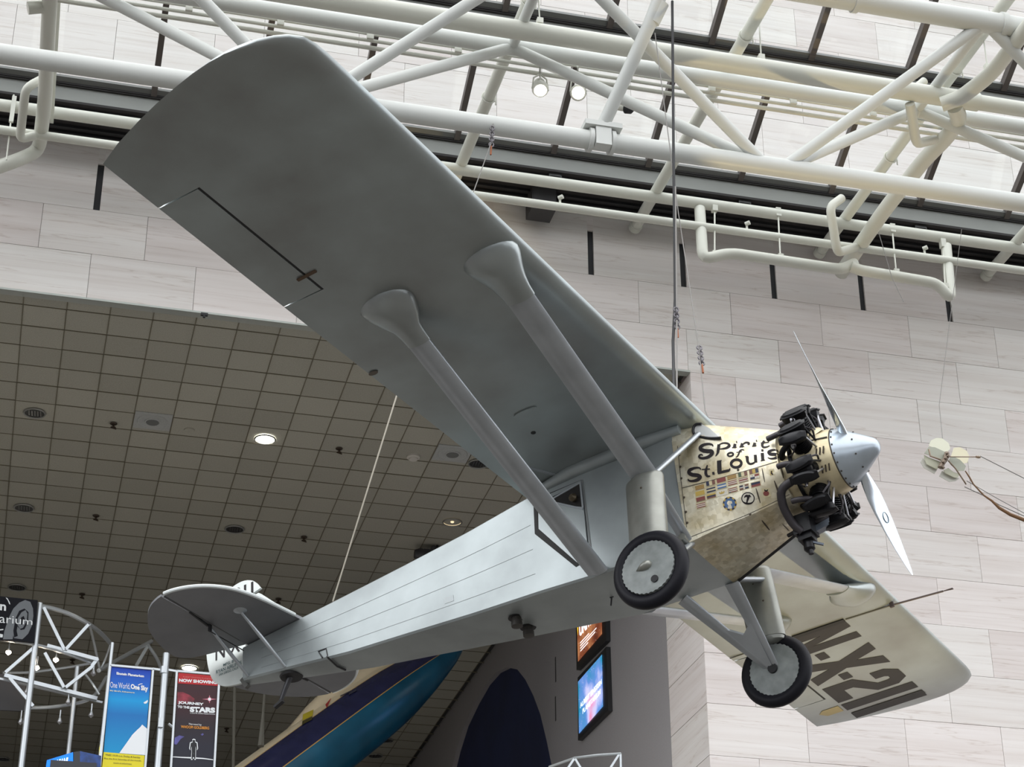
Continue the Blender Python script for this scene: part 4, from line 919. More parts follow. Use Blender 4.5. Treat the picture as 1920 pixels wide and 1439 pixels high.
# ------------------------------------------------------------------ gallery ceiling fittings
GLOW = mat('downlight_glow', (1, .98, .90), .5, emit=14.); WARMG = mat('downlight_warm', (1, .80, .50), .5, emit=1.0)
REFD = mat('downlight_shade_disc', (.035, .035, .033), .35, .3); REFL = mat('downlight_reflector', (.25, .25, .24), .25, .8)  # unlit fittings get a flat disc, the shade of the cavity put into its colour
def downlight(px, py, label, on=0):
    p = at(px, py, Z=CZ); S = empty('downlight', label, 'light', p, 'recessed gallery downlights')
    b = MB(); b.path([V((.165*cos(t), .165*sin(t), -.006)) for t in [i*2*pi/28 for i in range(28)]], .014, n=6, closed=True); b.build('trim_ring', mat('ring_metal', (.32, .32, .30), .4, .4), S)
    b = MB(); b.lathe([(.162, -.004), (.150, .030)][::-1] if on else [(.162, .004), (.16, -.003), (.001, -.0035)][::-1], (0, 0, 0), (0, 0, 1), n=28, cap0=True, cap1=False); b.build('reflector', REFD if not on else (GLOW if on == 1 else WARMG), S)
    b = MB(); b.lathe([(.001, -.012), (.10, -.010), (.14, .0), (.14, .02)] if on == 1 else [(.03, 0), (.035, .04)], (0, 0, -.002), (0, 0, 1), n=20); b.build('bulb', GLOW if on == 1 else (WARMG if on else CHROME), S)
    for k in range(5):
        if not on:
            b = MB(); b.bar((-.09+.045*k, -.10, -.008), (-.09+.045*k+.01, .08, -.008), .012, .006); b.build('louvre_blade', REFL, S, 0)
    return S
for px, py, lab, on in ((65, 775, 'unlit recessed downlight nearest the left edge, first row', 0), (497, 824, 'glowing round downlight in the middle of the tiled ceiling', 1), (897, 870, 'unlit downlight half hidden behind the wing trailing edge', 0),
        (45, 953, 'unlit recessed downlight at the left edge, second row', 0), (440, 993, 'unlit recessed downlight directly above the tailplane', 0), (848, 980, 'dim amber downlight just above the rear fuselage', 2),
        (32, 1102, 'unlit recessed downlight above the black sign', 0), (355, 1253, 'glowing round downlight right above the starry banner', 1), (5, 1424, 'faint downlight low at the left edge by the blue machine', 0),
        (724, 1389, 'tiny far downlight below the blue jet nose, upper', 0), (704, 1418, 'tiny far downlight below the blue jet nose, lower', 0)): downlight(px, py, lab, on)
SPR = mat('sprinkler_brass', (.07, .05, .035), .5, .4)
for px, py, lab in ((213, 795, 'dark ceiling sprinkler left of the round diffuser'), (636, 842, 'dark ceiling sprinkler right of the glowing downlight'), (180, 968, 'dark ceiling sprinkler right of the second-row edge downlight'), (570, 1008, 'dark ceiling sprinkler between the tail and the pale cable'),
        (154, 1115, 'dark ceiling sprinkler above the ring truss'), (425, 1367, 'dark ceiling sprinkler right of the starry banner'), (136, 1238, 'dark ceiling sprinkler seen through the ring truss'), (522, 1124, 'dark ceiling sprinkler just above the tail fin')):
    p = at(px, py, Z=CZ); b = MB(); b.lathe([(.06, 0), (.05, .012), (.018, .014), (.018, .06), (.045, .065), (.001, .075)], p, (0, 0, -1), n=12); b.bar(p+V((-.04, 0, -.07)), p+V((.05, 0, -.09)), .015, .015)
    tag(b.build('ceiling_sprinkler', SPR), lab, 'sprinkler', 'gallery ceiling sprinklers')
for px, py, lab in ((283, 799, 'round flat air diffuser in a pale tile near the left'), (845, 862, 'round flat air diffuser in a pale tile near the wing')):
    p = at(px, py, Z=CZ); i = math.floor((p.x-X0T)/TS); j = math.floor((p.y-D-.32)/TS); c = V((X0T+(i+.5)*TS, D+.32+(j+.5)*TS, CZ))
    S = empty('air_diffuser', lab, 'vent', c); b = MB(); b.box((-TS/2+.012, -TS/2+.012, .002), (TS/2-.012, TS/2-.012, .012)); b.build('plate', CEILB, S, 0)
    b = MB(); b.lathe([(.25, .0), (.24, .012), (.22, .004), (.13, .002), (.12, .02)], (0, 0, .002), (0, 0, -1), n=30); b.build('cone_ring', CEILB, S)
    b = MB(); b.lathe([(.11, 0), (.10, .02), (.001, .024)], (0, 0, -.005), (0, 0, -1), n=24); b.build('core', mat('diffuser_core', (.16, .165, .16), .8), S)
p = at(355, 808, Z=CZ); b = MB(); b.lathe([(.09, -.02), (.085, .006), (.001, .008)], p, (0, 0, -1), n=24); tag(b.build('speaker_plate', CEILM), 'small round cover plate right of the left diffuser', 'cover')
p = at(775, 857, Z=CZ); b = MB(); b.lathe([(.11, -.02), (.11, .02), (.075, .03), (.07, .055), (.001, .06)], p, (0, 0, -1), n=24); tag(b.build('smoke_detector', mat('detector_white', (.60, .57, .52), .6)), 'small white smoke detector left of the right diffuser', 'detector')
p = at(818, 1024, Z=CZ); S = empty('projector', 'dark projector with round knobs peeping over the rear fuselage', 'projector', p); DK = mat('device_dark', (.04, .04, .045), .4)
b = MB(); b.box((-.25, -.1, -.30), (.30, .2, -.12)); b.lathe([(.10, 0), (.12, .1), (.08, .2)], (-.2, 0, -.2), (-1, 0, 0), n=14); b.build('body', DK, S); b = MB(); b.tube((.02, 0, -.12), (.02, 0, .03), .02, n=8); b.tube((.14, 0, -.12), (.12, 0, .03), .012, n=8); b.lathe([(.001, -.06), (.05, -.03), (.05, .03), (.001, .06)], (-.06, -.05, -.08), (0, -1, 0), n=12); b.build('mount', DK, S)
b = MB(); p = at(383, 590, Y=D-.03); b.bar(p+V((-.05, 0, 0)), p+V((.05, 0, 0)), .04, .04); b.tube(p, p+V((0, 0, -.05)), .02, n=8); tag(b.build('trim_sensor', BLACK), 'tiny black sensor on the ceiling edge trim', 'sensor')

# ------------------------------------------------------------------ screens on the gallery side wall
def wallpt(px, py, off=0): return at(px, py, X=OX1-off)
def wmap(q, off):     # q: four pixels tl,tr,br,bl of a panel lying on the wall -> (u,v) map, v up
    P = [wallpt(*p, 0) for p in q]; P = [V((OX1-off, p.y, p.z)) for p in P]
    return lambda u, v: (P[3]*(1-u)+P[2]*u)*(1-v)+(P[0]*(1-u)+P[1]*u)*v
def starry(name, stops, scale, emit):
    m = bpy.data.materials.new(name); m.use_nodes = True; n = m.node_tree; P = n.nodes['Principled BSDF']; L = n.links.new
    g = n.nodes.new('ShaderNodeNewGeometry'); nz = n.nodes.new('ShaderNodeTexNoise'); nz.inputs['Scale'].default_value = scale; nz.inputs['Detail'].default_value = 5; L(g.outputs['Position'], nz.inputs['Vector'])
    r = n.nodes.new('ShaderNodeValToRGB'); L(nz.outputs['Fac'], r.inputs[0]); els = r.color_ramp.elements
    els[0].position, els[0].color = stops[0][0], (*stops[0][1], 1); els[1].position, els[1].color = stops[-1][0], (*stops[-1][1], 1)
    for p, c in stops[1:-1]: e = els.new(p); e.color = (*c, 1)
    vo = n.nodes.new('ShaderNodeTexVoronoi'); vo.inputs['Scale'].default_value = 16; L(g.outputs['Position'], vo.inputs['Vector'])
    st = n.nodes.new('ShaderNodeMapRange'); st.inputs[1].default_value = .06; st.inputs[2].default_value = .11; st.inputs[3].default_value = 1; st.inputs[4].default_value = 0; L(vo.outputs['Distance'], st.inputs[0])
    x = n.nodes.new('ShaderNodeMix'); x.data_type = 'RGBA'; L(st.outputs[0], x.inputs[0]); L(r.outputs[0], x.inputs[6]); x.inputs[7].default_value = (1, .95, .9, 1)
    L(x.outputs[2], P.inputs['Base Color'])
    if emit: L(x.outputs[2], P.inputs['Emission Color']); P.inputs['Emission Strength'].default_value = emit
    return m
SCRB = starry('screen_nebula_blue', [(.25, (.005, .10, .16)), (.42, (.01, .22, .38)), (.52, (.12, .25, .62)), (.60, (.55, .55, .85)), (.68, (.7, .25, .42))], .9, 1.0)
SCRR = starry('screen_nebula_brown', [(.3, (.06, .012, .008)), (.5, (.22, .06, .025)), (.65, (.42, .17, .07))], 2.2, .9)
LITW = mat('screen_white', (1, 1, 1), .5, emit=1.1); LITY = mat('screen_yellow', (.95, .75, .02), .5, emit=1.0)
def screen(label, outer, inner, m):
    fo, fi = wmap(outer, .0), wmap(inner, .085); S = empty('wall_screen', label, 'screen', fo(.5, 0), 'lit screens on the gallery wall')
    iv = Matrix.Translation(-fo(.5, 0)); b = MB(); O = [fo(0, 1), fo(1, 1), fo(1, 0), fo(0, 0)]; I = [fi(0, 1), fi(1, 1), fi(1, 0), fi(0, 0)]
    b.prism([iv @ (p+V((-.002, 0, 0))) for p in O], (-1, 0, 0), .075); b.build('screen_case', mat('screen_case_black', (.012, .012, .014), .45), S, 0)
    b = MB(); b.prism([iv @ p for p in I], (-1, 0, 0), .004); b.build('screen_image', m, S, 0); return S, (lambda u, v: iv @ (fi(u, v)+V((-.008, 0, 0))))
S1, f1_ = screen('lit screen with blue and pink nebula and white lettering', [(1091, 1272), (1145, 1214), (1149, 1334), (1092, 1390)], [(1093, 1280), (1138, 1229), (1140, 1326), (1095, 1377)], SCRB)
S2, f2_ = screen('lit screen with brown starry picture, above the blue one', [(1087, 1130), (1143, 1078), (1145, 1203), (1089, 1258)], [(1090, 1140), (1136, 1098), (1138, 1190), (1093, 1242)], SCRR)
def boxmap(f, u0, u1, v0, v1): return lambda u, v: f(u0+(u1-u0)*u, v0+(v1-v0)*v)
text('ALBERT EINSTEIN', 'screen_lettering', boxmap(f1_, .08, .98, .44, .54), LITW, S1, bold=.02)
text('PLANETARIUM', 'screen_lettering', boxmap(f1_, .18, .92, .28, .38), LITW, S1, bold=.02)
text('DARK', 'screen_lettering', boxmap(f2_, .10, .98, .66, .92), LITW, S2, bold=.05); text('UNIVERSE', 'screen_lettering', boxmap(f2_, .10, .94, .40, .62), LITW, S2, bold=.05)
for k in range(4):
    b = MB(); f = boxmap(f2_, .12, (.5, .8, .75, .45)[k], .27-.05*k, .29-.05*k); b.add([f(0, 0), f(1, 0), f(1, 1), f(0, 1)], [(0, 1, 2, 3)]); b.build('screen_text_line', LITW, S2, 0)
b = MB(); f = boxmap(f2_, .0, .10, .45, .95); b.add([f(0, 1), f(1, 1), f(.3, 0)], [(0, 1, 2)]); b.build('screen_flash', LITY, S2, 0)

# ------------------------------------------------------------------ hanging jet behind the tail
JA, JB = at(875, 1199, Y=33.), at(330, 1607, Y=31.2); jl = (JB-JA).length; ja = (JB-JA).normalized()
vv = (ray(640, 1340)).normalized(); jw = ja.cross(vv).normalized()
if (CU.dot(jw)) < 0: jw = -jw
jn = jw.cross(ja).normalized();  jn = jn if jn.dot(vv) < 0 else -jn
JT = empty('jet_aircraft', 'hanging jet with cream back, navy stripe and teal belly behind the tail', 'jet', JA)
CRM = mat('jet_cream', (.62, .52, .36), .3, noise=(2, .06)); NAVY = mat('jet_navy', (.014, .016, .055), .18, spec=.6, noise=(3, .2)); GOLD = mat('jet_gold_line', (.42, .25, .05), .35); TEALJ = mat('jet_teal_belly', (.008, .085, .15), .28, .25, noise=(1.2, .3))
prof = [(0, .01), (.22, .12), (.5, .22), (.82, .30), (1.3, .405), (1.8, .49), (2.2, .535), (2.9, .572), (4.2, .59), (jl, .60)]
def jr(t):
    for (a, b), (c, d) in zip(prof, prof[1:]):
        if a <= t <= c: return b+(d-b)*(t-a)/(c-a)
    return prof[-1][1]
def jring(t, g0, g1, n, k=1.): return [ja*t+(jw*cos(g)+jn*sin(g))*jr(t)*k for g in [g0+(g1-g0)*i/n for i in range(n+1)]]
ts = [i*jl/40 for i in range(41)]
JBV = []
def jstrip(name, g0, g1, m, n, k=1., parent=JT):
    b = MB(); R = [jring(t, g0, g1, n, k) for t in ts]
    for i in range(40):
        o = len(b.v); b.add(R[i]+R[i+1], [(j, j+1, n+2+j, n+1+j) for j in range(n)], None)
    JBV.append(BVHTree.FromPolygons([V(p) for p in b.v], b.f)); return b.build(name, m, parent, 60)
# jw points to the cream back, jn towards the viewer; the stripe lies on the near flank
jstrip('jet_back', radians(-90), radians(32), CRM, 20); jstrip('jet_side_stripe', radians(33.5), radians(77), NAVY, 10); jstrip('jet_belly', radians(78.5), radians(270), TEALJ, 24)
jstrip('jet_gold_line', radians(32), radians(33.5), GOLD, 2, 1.001); jstrip('jet_gold_line', radians(77), radians(78.5), GOLD, 2, 1.001)
b = MB(); R = []
for t, h in ((1.0, .0), (1.5, .10), (2.2, .20), (3.0, .245), (3.6, .16), (4.3, .0)):
    c = ja*t+jw*(jr(t)*.93); R.append([c+jw*(h*max(0, sin(q)))+jn*(.14*cos(q))+jw*(-.1*max(0, -sin(q))) for q in [i*2*pi/20 for i in range(20)]])
b.rings(R); JBV.append(BVHTree.FromPolygons([V(p) for p in b.v], b.f)); b.build('canopy_spine', CRM, JT, 60)
def jdecal(name, px, m, k=1.004):
    b = MB(); P = []
    for x, y in px:
        o, d = EYE-JA, ray(x, y).normalized(); hs = [h for h in (q.ray_cast(o, d) for q in JBV) if h[0] is not None]
        if not hs: return
        h = min(hs, key=lambda q: q[3]); lo = h[0]-d*.035
        P.append(lo)
    b.add(P, [tuple(range(len(P)))]); return b.build(name, m, JT, 0)
jdecal('warning_placard', [(568, 1340), (588, 1331), (586, 1343), (567, 1352)], mat('placard_yellow', (.45, .36, .02), .5)); jdecal('warning_placard', [(567, 1353), (586, 1344), (585, 1350), (566, 1360)], mat('placard_dark', (.06, .05, .01), .5))
jdecal('warning_triangle', [(610, 1322), (621, 1309), (613, 1328)], mat('triangle_red', (.35, .02, .02), .5))
for q in ([(638, 1305), (660, 1294), (660, 1296), (638, 1307)], [(654, 1300), (668, 1292), (668, 1296), (654, 1304)]): jdecal('stencil_lettering', q, mat('stencil_dark', (.03, .03, .05), .6))
cable('dark cable with thick lower fitting holding the jet nose', [at(497, 1285, Y=27.5), at(493, 1340, Y=27.5), at(489, 1400, Y=27.45)], [.018, .02, .05], mat('dark_cable', (.05, .045, .03), .6))
cable('thin dark cable left of the jet', [at(440, 1285, Y=28.), at(437, 1450, Y=28.)], .022, MATS['dark_cable'])

# ------------------------------------------------------------------ banners, ring truss, signs at the gallery entrance
BY = 28.0
ALUP = mat('brushed_pole', (.52, .55, .57), .32, .65)
def bpt(px, py, off=0): p = at(px, py, Y=BY-off); return p
def gradmat(name, stops, ax=2, z0=0., z1=1.):
    m = bpy.data.materials.new(name); m.use_nodes = True; n = m.node_tree; P = n.nodes['Principled BSDF']; P.inputs['Roughness'].default_value = .6
    g = n.nodes.new('ShaderNodeNewGeometry'); s = n.nodes.new('ShaderNodeSeparateXYZ'); n.links.new(g.outputs['Position'], s.inputs[0]); mr = n.nodes.new('ShaderNodeMapRange'); mr.inputs[1].default_value = z0; mr.inputs[2].default_value = z1; n.links.new(s.outputs[ax], mr.inputs[0])
    r = n.nodes.new('ShaderNodeValToRGB'); n.links.new(mr.outputs[0], r.inputs[0]); e = r.color_ramp.elements; e[0].position, e[0].color = stops[0][0], (*stops[0][1], 1); e[1].position, e[1].color = stops[-1][0], (*stops[-1][1], 1)
    for p, c in stops[1:-1]: k = e.new(p); k.color = (*c, 1)
    n.links.new(r.outputs[0], P.inputs['Base Color']); return m
def poly_on(name, px, m, off, parent, base):
    b = MB(); b.add([bpt(*p, off)-base for p in px], [tuple(range(len(px)))]); return b.build(name, m, parent, 0)
def banner(label, tl, tr, bl, br):
    base = bpt(*bl); S = empty('banner', label, 'banner', base)
    return S, base
def pxmap(tl, tr, bl, br, off, base):
    def f(u, v):
        a = (bl[0]+(br[0]-bl[0])*u, bl[1]+(br[1]-bl[1])*u); c = (tl[0]+(tr[0]-tl[0])*u, tl[1]+(tr[1]-tl[1])*u)
        return bpt(a[0]+(c[0]-a[0])*v, a[1]+(c[1]-a[1])*v, off)-base
    return f
PWHITE = mat('print_white', (.86, .88, .90), .6); PYEL = mat('print_yellow', (.80, .68, .02), .6); PINK_ = mat('print_dark', (.03, .03, .03), .6); PORA = mat('print_orange', (.75, .30, .03), .6)
K = 6.883
def q3(x, y): return (180+x/K, 1230+y/K)
# one world, one sky
S, base = banner('tall blue banner with white mountain and yellow foot', q3(196, 145), q3(712, 190), q3(60, 1620), q3(606, 1600))
z0, z1 = bpt(*q3(60, 1439)).z, bpt(*q3(196, 145)).z
poly_on('print', [q3(196, 145), q3(712, 190), q3(628, 1290), q3(98, 1245)], gradmat('print_sky', [(.0, (.0, .30, .62)), (.45, (.005, .17, .50)), (.62, (.0, .33, .72)), (.8, (.005, .13, .60)), (1, (.005, .045, .45))], 2, bpt(*q3(98, 1245)).z, z1), 0, S, base)
poly_on('print_foot', [q3(98, 1245), q3(628, 1290), q3(604, 1620), q3(60, 1620)], PYEL, 0, S, base)
poly_on('print_mountain', [q3(300, 1260), q3(400, 1120), q3(470, 1020), q3(535, 955), q3(570, 925), q3(596, 890), q3(660, 945), q3(634, 1285)], PWHITE, .006, S, base)
poly_on('print_moon', [q3(612, 605), q3(640, 590), q3(668, 572), q3(670, 595), q3(650, 618), q3(625, 622)], PWHITE, .006, S, base)
def bt(s, x0, y0, x1, y1, h, m=PWHITE, bold=.02, sh=0.):    # baseline from (x0,y0) to (x1,y1), letters h tall, all in the zoomed pixels
    f = pxmap(q3(x0, y0-h), q3(x1, y1-h), q3(x0, y0), q3(x1, y1), .008, base); return text(s, 'print_lettering', f, m, S, bold=bold, shear=sh)
bt('Einstein Planetarium', 265, 245, 620, 282, 34, bold=.045); bt('One World,', 184, 425, 440, 445, 88, bold=.0); bt('One Sky', 448, 448, 672, 478, 84, bold=.05); bt("Big Bird's Adventure", 180, 465, 498, 492, 24, mat('print_pale_yellow', (.85, .82, .5), .6))
poly_on('print_arc', [q3(540, 378), q3(570, 362), q3(600, 360), q3(600, 368), q3(572, 372), q3(548, 386)], PWHITE, .008, S, base)
bt('FREE! 10:30 a.m. Friday & Sunday', 125, 1295, 572, 1332, 26, PINK_, .005); bt('Plus the first Saturday of the month', 105, 1340, 582, 1372, 24, PINK_, .005); bt('www.si.edu/imax', 222, 1392, 462, 1408, 18, PINK_, .005)
b = MB(); FR = [(182, 128), (736, 178), (620, 1620), (30, 1620)]; r = [bpt(*q3(*p), .0)-base for p in FR]; b.bar(r[0], r[1], .03, .05, (0, 1, 0)); b.bar(r[1], r[2], .03, .03, (0, 1, 0)); b.bar(r[0], r[3], .03, .05, (0, 1, 0)); b.bar(bpt(*q3(730, 172))-base, bpt(*q3(865, 190))-base, .03, .03); b.build('frame', ALUP, S, 0)
b = MB(); b.tube(bpt(211, 1206)-base, bpt(182, 1470)-base, .026, n=10); b.build('side_pole', ALUP, S)
poly_on('edge_strip', [q3(40, 1200), q3(80, 1040), q3(70, 1439), q3(36, 1439)], PYEL, .02, S, base)
# journey to the stars
S, base = banner('tall dark red and black starry banner with standing figure', q3(1065, 222), q3(1575, 265), q3(985, 1620), q3(1500, 1620))
poly_on('print', [q3(1065, 222), q3(1575, 265), q3(1500, 1620), q3(975, 1620)], gradmat('print_space', [(0, (.012, .013, .022)), (.28, (.012, .011, .025)), (.5, (.02, .010, .016)), (.72, (.05, .008, .012)), (.82, (.045, .010, .016)), (1, (.06, .012, .016))], 2, z0, z1), 0, S, base)
poly_on('print_header', [q3(1065, 222), q3(1575, 265), q3(1570, 392), q3(1056, 358)], mat('print_red', (.50, .016, .022), .6), .005, S, base)
NEB = starry('print_nebula', [(.38, (.03, .008, .012)), (.55, (.22, .015, .03)), (.7, (.42, .04, .07))], 4., 0)
poly_on('print_nebula', [q3(1050, 470), q3(1120, 470), q3(1210, 510), q3(1275, 560), q3(1250, 610), q3(1045, 625)], NEB, .005, S, base)
poly_on('print_star', [q3(1465+r_*cos(t), 563+r_*sin(t)) for t, r_ in [(i*pi/8, (95, 22, 28, 22, 55, 22, 28, 22)[i % 8]) for i in range(16)]], mat('print_star_pink', (.70, .22, .30), .6), .006, S, base)
poly_on('print_star', [q3(1465+20*cos(t), 563+20*sin(t)) for t in [i*pi/6 for i in range(12)]], PWHITE, .008, S, base)
bt('ALBERT EINSTEIN PLANETARIUM', 1120, 282, 1560, 318, 20, mat('print_salmon', (.62, .20, .18), .6), 0); bt('NOW SHOWING', 1072, 338, 1558, 370, 42, bold=.05)
bt('JOURNEY', 1058, 630, 1390, 655, 44, bold=.05); bt('TO THE', 1052, 675, 1205, 686, 32, bold=.05); bt('STARS', 1210, 728, 1538, 742, 70, bold=.07); bt('A DIGITAL DOME PRESENTATION', 1212, 748, 1535, 766, 16, bold=.0)
bt('Narrated by', 1200, 898, 1362, 910, 28, bold=0); bt('WHOOPI GOLDBERG', 1096, 935, 1460, 955, 36, PORA, bold=.02)
NB2 = mat('print_violet', (.10, .09, .30), .6, noise=(6, .5)); poly_on('print_nebula', [q3(1015, 1060), q3(1075, 1030), q3(1140, 1045), q3(1090, 1080), q3(1040, 1150), q3(1010, 1145)], NB2, .005, S, base); poly_on('print_nebula', [q3(1350, 1020), q3(1375, 1002), q3(1392, 1015), q3(1372, 1034)], NB2, .005, S, base)
fig = [(1262,1085),(1280,1095),(1278,1118),(1300,1130),(1306,1200),(1296,1222),(1286,1170),(1284,1240),(1282,1335),(1268,1335),(1258,1250),(1248,1335),(1232,1335),(1238,1240),(1234,1170),(1224,1222),(1214,1200),(1222,1130),(1248,1118),(1246,1095)]
cxf, cyf = 1260, 1215
poly_on('print_figure_glow', [q3(cxf+(x-cxf)*1.25, cyf+(y-cyf)*1.10) for x, y in fig], PWHITE, .005, S, base); poly_on('print_figure', [q3(*p) for p in fig], mat('print_black', (.012, .012, .016), .6), .007, S, base)
poly_on('print_horizon', [q3(990, 1302), q3(1120, 1308), q3(1250, 1312), q3(1390, 1322), q3(1512, 1340), q3(1512, 1350), q3(1390, 1336), q3(1250, 1330), q3(1120, 1322), q3(988, 1312)], PWHITE, .006, S, base)
b = MB(); FR = [(1042, 200), (1592, 245), (1515, 1620), (955, 1620)]; r = [bpt(*q3(*p))-base for p in FR]; b.bar(r[0], r[1], .03, .03, (0, 1, 0)); b.bar(r[1], r[2], .03, .045, (0, 1, 0)); b.bar(r[0], r[3], .03, .045, (0, 1, 0)); b.bar(bpt(*q3(930, 185))-base, bpt(*q3(1050, 205))-base, .03, .03); b.build('frame', ALUP, S, 0)
b = MB(); b.tube(bpt(312, 1226), V((bpt(312, 1226).x+.02, BY, 8)), .05, n=14, m=ALUP); c = bpt(305, 1360); b.box((c.x-.07, BY-.09, c.z-.06), (c.x+.0, BY+.05, c.z+.07), ALUP); c2 = bpt(308, 1258); b.tube((c2.x, BY, c2.z-.05), (c2.x, BY, c2.z+.05), .065, m=ALUP)
b.tube(bpt(316, 1358), bpt(326, 1366), .02, n=8, m=ALUP); tag(b.build('banner_pole'), 'thick round aluminium pole between the two banners', 'pole')
# ring truss
RT = empty('ring_truss', 'round aluminium ring truss on poles with small lamps, beside the blue banner', 'truss', (0, 0, 0)); TY = 28.6
def tp(px, py, dy=0): return at(px, py, Y=TY+dy)
def tbar(name, a, c, w_=.05, h=.045): b = MB(); b.bar(a, c, w_, h, (0, 1, 0)); return b.build(name, ALUP, RT, 0)
def tcurve(name, pts, r=.03): b = MB(); b.path(tri_cr(pts, 6), r, n=8); return b.build(name, ALUP, RT)
tcurve('ring_beam', [tp(76, 1137), tp(100, 1142, .05), tp(130, 1152, .15), tp(165, 1170, .4), tp(188, 1187, .9), tp(207, 1207, 1.6)], .034)
tcurve('ring_beam', [tp(-20, 1197), tp(20, 1202), tp(62, 1209), tp(95, 1217, .0), tp(130, 1228, .05), tp(178, 1246, .2)], .026)
tbar('ring_beam', tp(88, 1212), tp(183, 1238, .1), .055, .06); tbar('ring_beam', tp(183, 1236, .1), tp(172, 1250, .1)); tbar('ring_beam', tp(8, 1267), tp(182, 1311, .1), .055, .05); tbar('ring_beam', tp(-15, 1270, .1), tp(192, 1318, .2), .03, .03)
for a, c in (((82, 1140), (121, 1220)), ((123, 1219), (166, 1172)), ((66, 1213), (10, 1262)), ((84, 1225), (120, 1290)), ((123, 1290), (174, 1250)), ((18, 1272), (62, 1325))): tbar('lattice_bar', tp(*a), tp(*c), .045, .04)
tcurve('ring_beam', [tp(168, 1172, .4), tp(176, 1205, .8), tp(186, 1252, 1.2)], .02); tcurve('ring_beam', [tp(-15, 1328, .6), tp(50, 1328, .7), tp(110, 1325, 1), tp(170, 1310, 1.5), tp(200, 1270, 2)], .028); tcurve('ring_beam', [tp(185, 1258, 1.5), tp(235, 1230, 2.5), tp(284, 1203, 3.2)], .035); tcurve('ring_beam', [tp(276, 1208, 3.1), tp(294, 1235, 3.), tp(303, 1258, 2.8)], .028)
tbar('lattice_bar', tp(278, 1210, 3.1), tp(255, 1250, 3.)); tcurve('lattice_bar', [tp(207, 1209, 1.4), tp(197, 1238, 1.6), tp(189, 1254, 1.6)], .016); tcurve('lattice_bar', [tp(160, 1265, 1.4), tp(175, 1285, 1.5), tp(186, 1303, 1.5)], .018); tcurve('ring_beam', [tp(5, 1262, 1), tp(60, 1261, 1.1), tp(140, 1250, 1.4), tp(175, 1243, 1.6)], .02)
for (px, py), zz, nm in (((75, 1132), 8, .045), ((145, 1251), 8, .035)):
    a = tp(px, py, 0 if px < 100 else 1.); b = MB(); b.tube(a, (a.x+.0, a.y, zz), nm, n=12); b.build('pole', ALUP, RT)
WLAMP = mat('pendant_glow', (1, .80, .58), .5, emit=40.)
for px, py, on in ((16, 1222, 1), (105, 1236, 1), (69, 1251, 1), (175, 1262, 0), (50, 1297, 0), (128, 1316, 0), (171, 1340, 0), (112, 1352, 0), (39, 1353, 0)):
    a = tp(px, py, .1); b = MB(); b.tube(a, a+V((0, 0, .16)), .010, n=6); b.lathe([(.012, .05), (.03, 0), (.034, -.02)], a, (0, 0, 1), n=12); o = b.build('pendant_lamp', ALUP, RT)
    b = MB(); b.lathe([(.001, -.06), (.040, -.025), (.036, 0.0)], a, (0, 0, 1), n=12); b.build('bulb', WLAMP if on else CHROME, o)
# planetarium sign panel
sb = tp(0, 1160, -.1); SG = empty('hanging_sign', 'black sign with grey swirl and white rounded lettering at the left edge', 'sign', sb)
def sgp(px, py, off=0.): return at(px, py, Y=TY-.1-off)-sb
def spoly(name, px, m, off): b = MB(); b.add([sgp(*p, off) for p in px], [tuple(range(len(px)))]); return b.build(name, m, SG, 0)
b = MB(); b.prism([sgp(*p) for p in ((-60, 1112), (71, 1126), (64, 1205), (-60, 1196))], (0, 1, 0), .04); b.build('panel', mat('sign_black', (.010, .010, .013), .7, spec=.15), SG, 0)
SGR = mat('sign_grey', (.14, .15, .16), .6); SGW = mat('sign_white', (.72, .74, .74), .6); SGB = MATS['sign_black']
def kz(x, y): return (x/7.196, 1100+y/7.196)
spoly('swirl', [kz(*p) for p in ((40,715),(60,600),(120,420),(180,300),(260,220),(340,185),(410,210),(445,300),(450,400),(430,530),(380,640),(330,690),(300,715),(190,700),(178,660),(170,715))], SGR, .004)
spoly('swirl', [kz(*p) for p in ((190,690),(180,600),(210,430),(260,330),(330,300),(385,350),(380,480),(330,580),(280,590),(235,540),(225,600),(240,670))], SGB, .006); spoly('swirl', [kz(*p) for p in ((235,520),(240,430),(290,350),(345,320),(370,370),(360,470),(310,560),(270,575))], SGR, .007); spoly('swirl', [kz(*p) for p in ((270,480),(285,420),(320,400),(335,440),(315,510),(285,520))], SGB, .008)
spoly('swirl_line', [kz(*p) for p in ((75,150),(100,160),(130,210),(138,245),(125,240),(105,190))], SGW, .006); spoly('swirl_line', [kz(*p) for p in ((0,580),(45,575),(45,590),(0,595))], SGW, .006); spoly('swirl_line', [kz(*p) for p in ((0,640),(40,650),(35,690),(0,690))], SGW, .006)
def stext(s, q, bold=.02): 
    f = lambda u, v: sgp(*kz(*(V(q[3])*(1-u)*(1-v)+V(q[2])*u*(1-v)+V(q[0])*(1-u)*v+V(q[1])*u*v)), .012); text(s, 'sign_lettering', f, SGW, SG, bold=bold)
stext('n', [(2, 238), (84, 250), (80, 332), (-2, 322)], .03); stext('arium', [(-5, 378), (442, 440), (436, 522), (-8, 492)], .0)
b = MB(); b.prism([tp(-40, 1258, .5), tp(48, 1270, .5), tp(46, 1334, .5), tp(-40, 1330, .5)], (0, 1, 0), .04); tag(b.build('dark_panel', mat('panel_charcoal', (.022, .022, .025), .6), smooth=0), 'plain charcoal panel below the black lettered sign', 'panel')
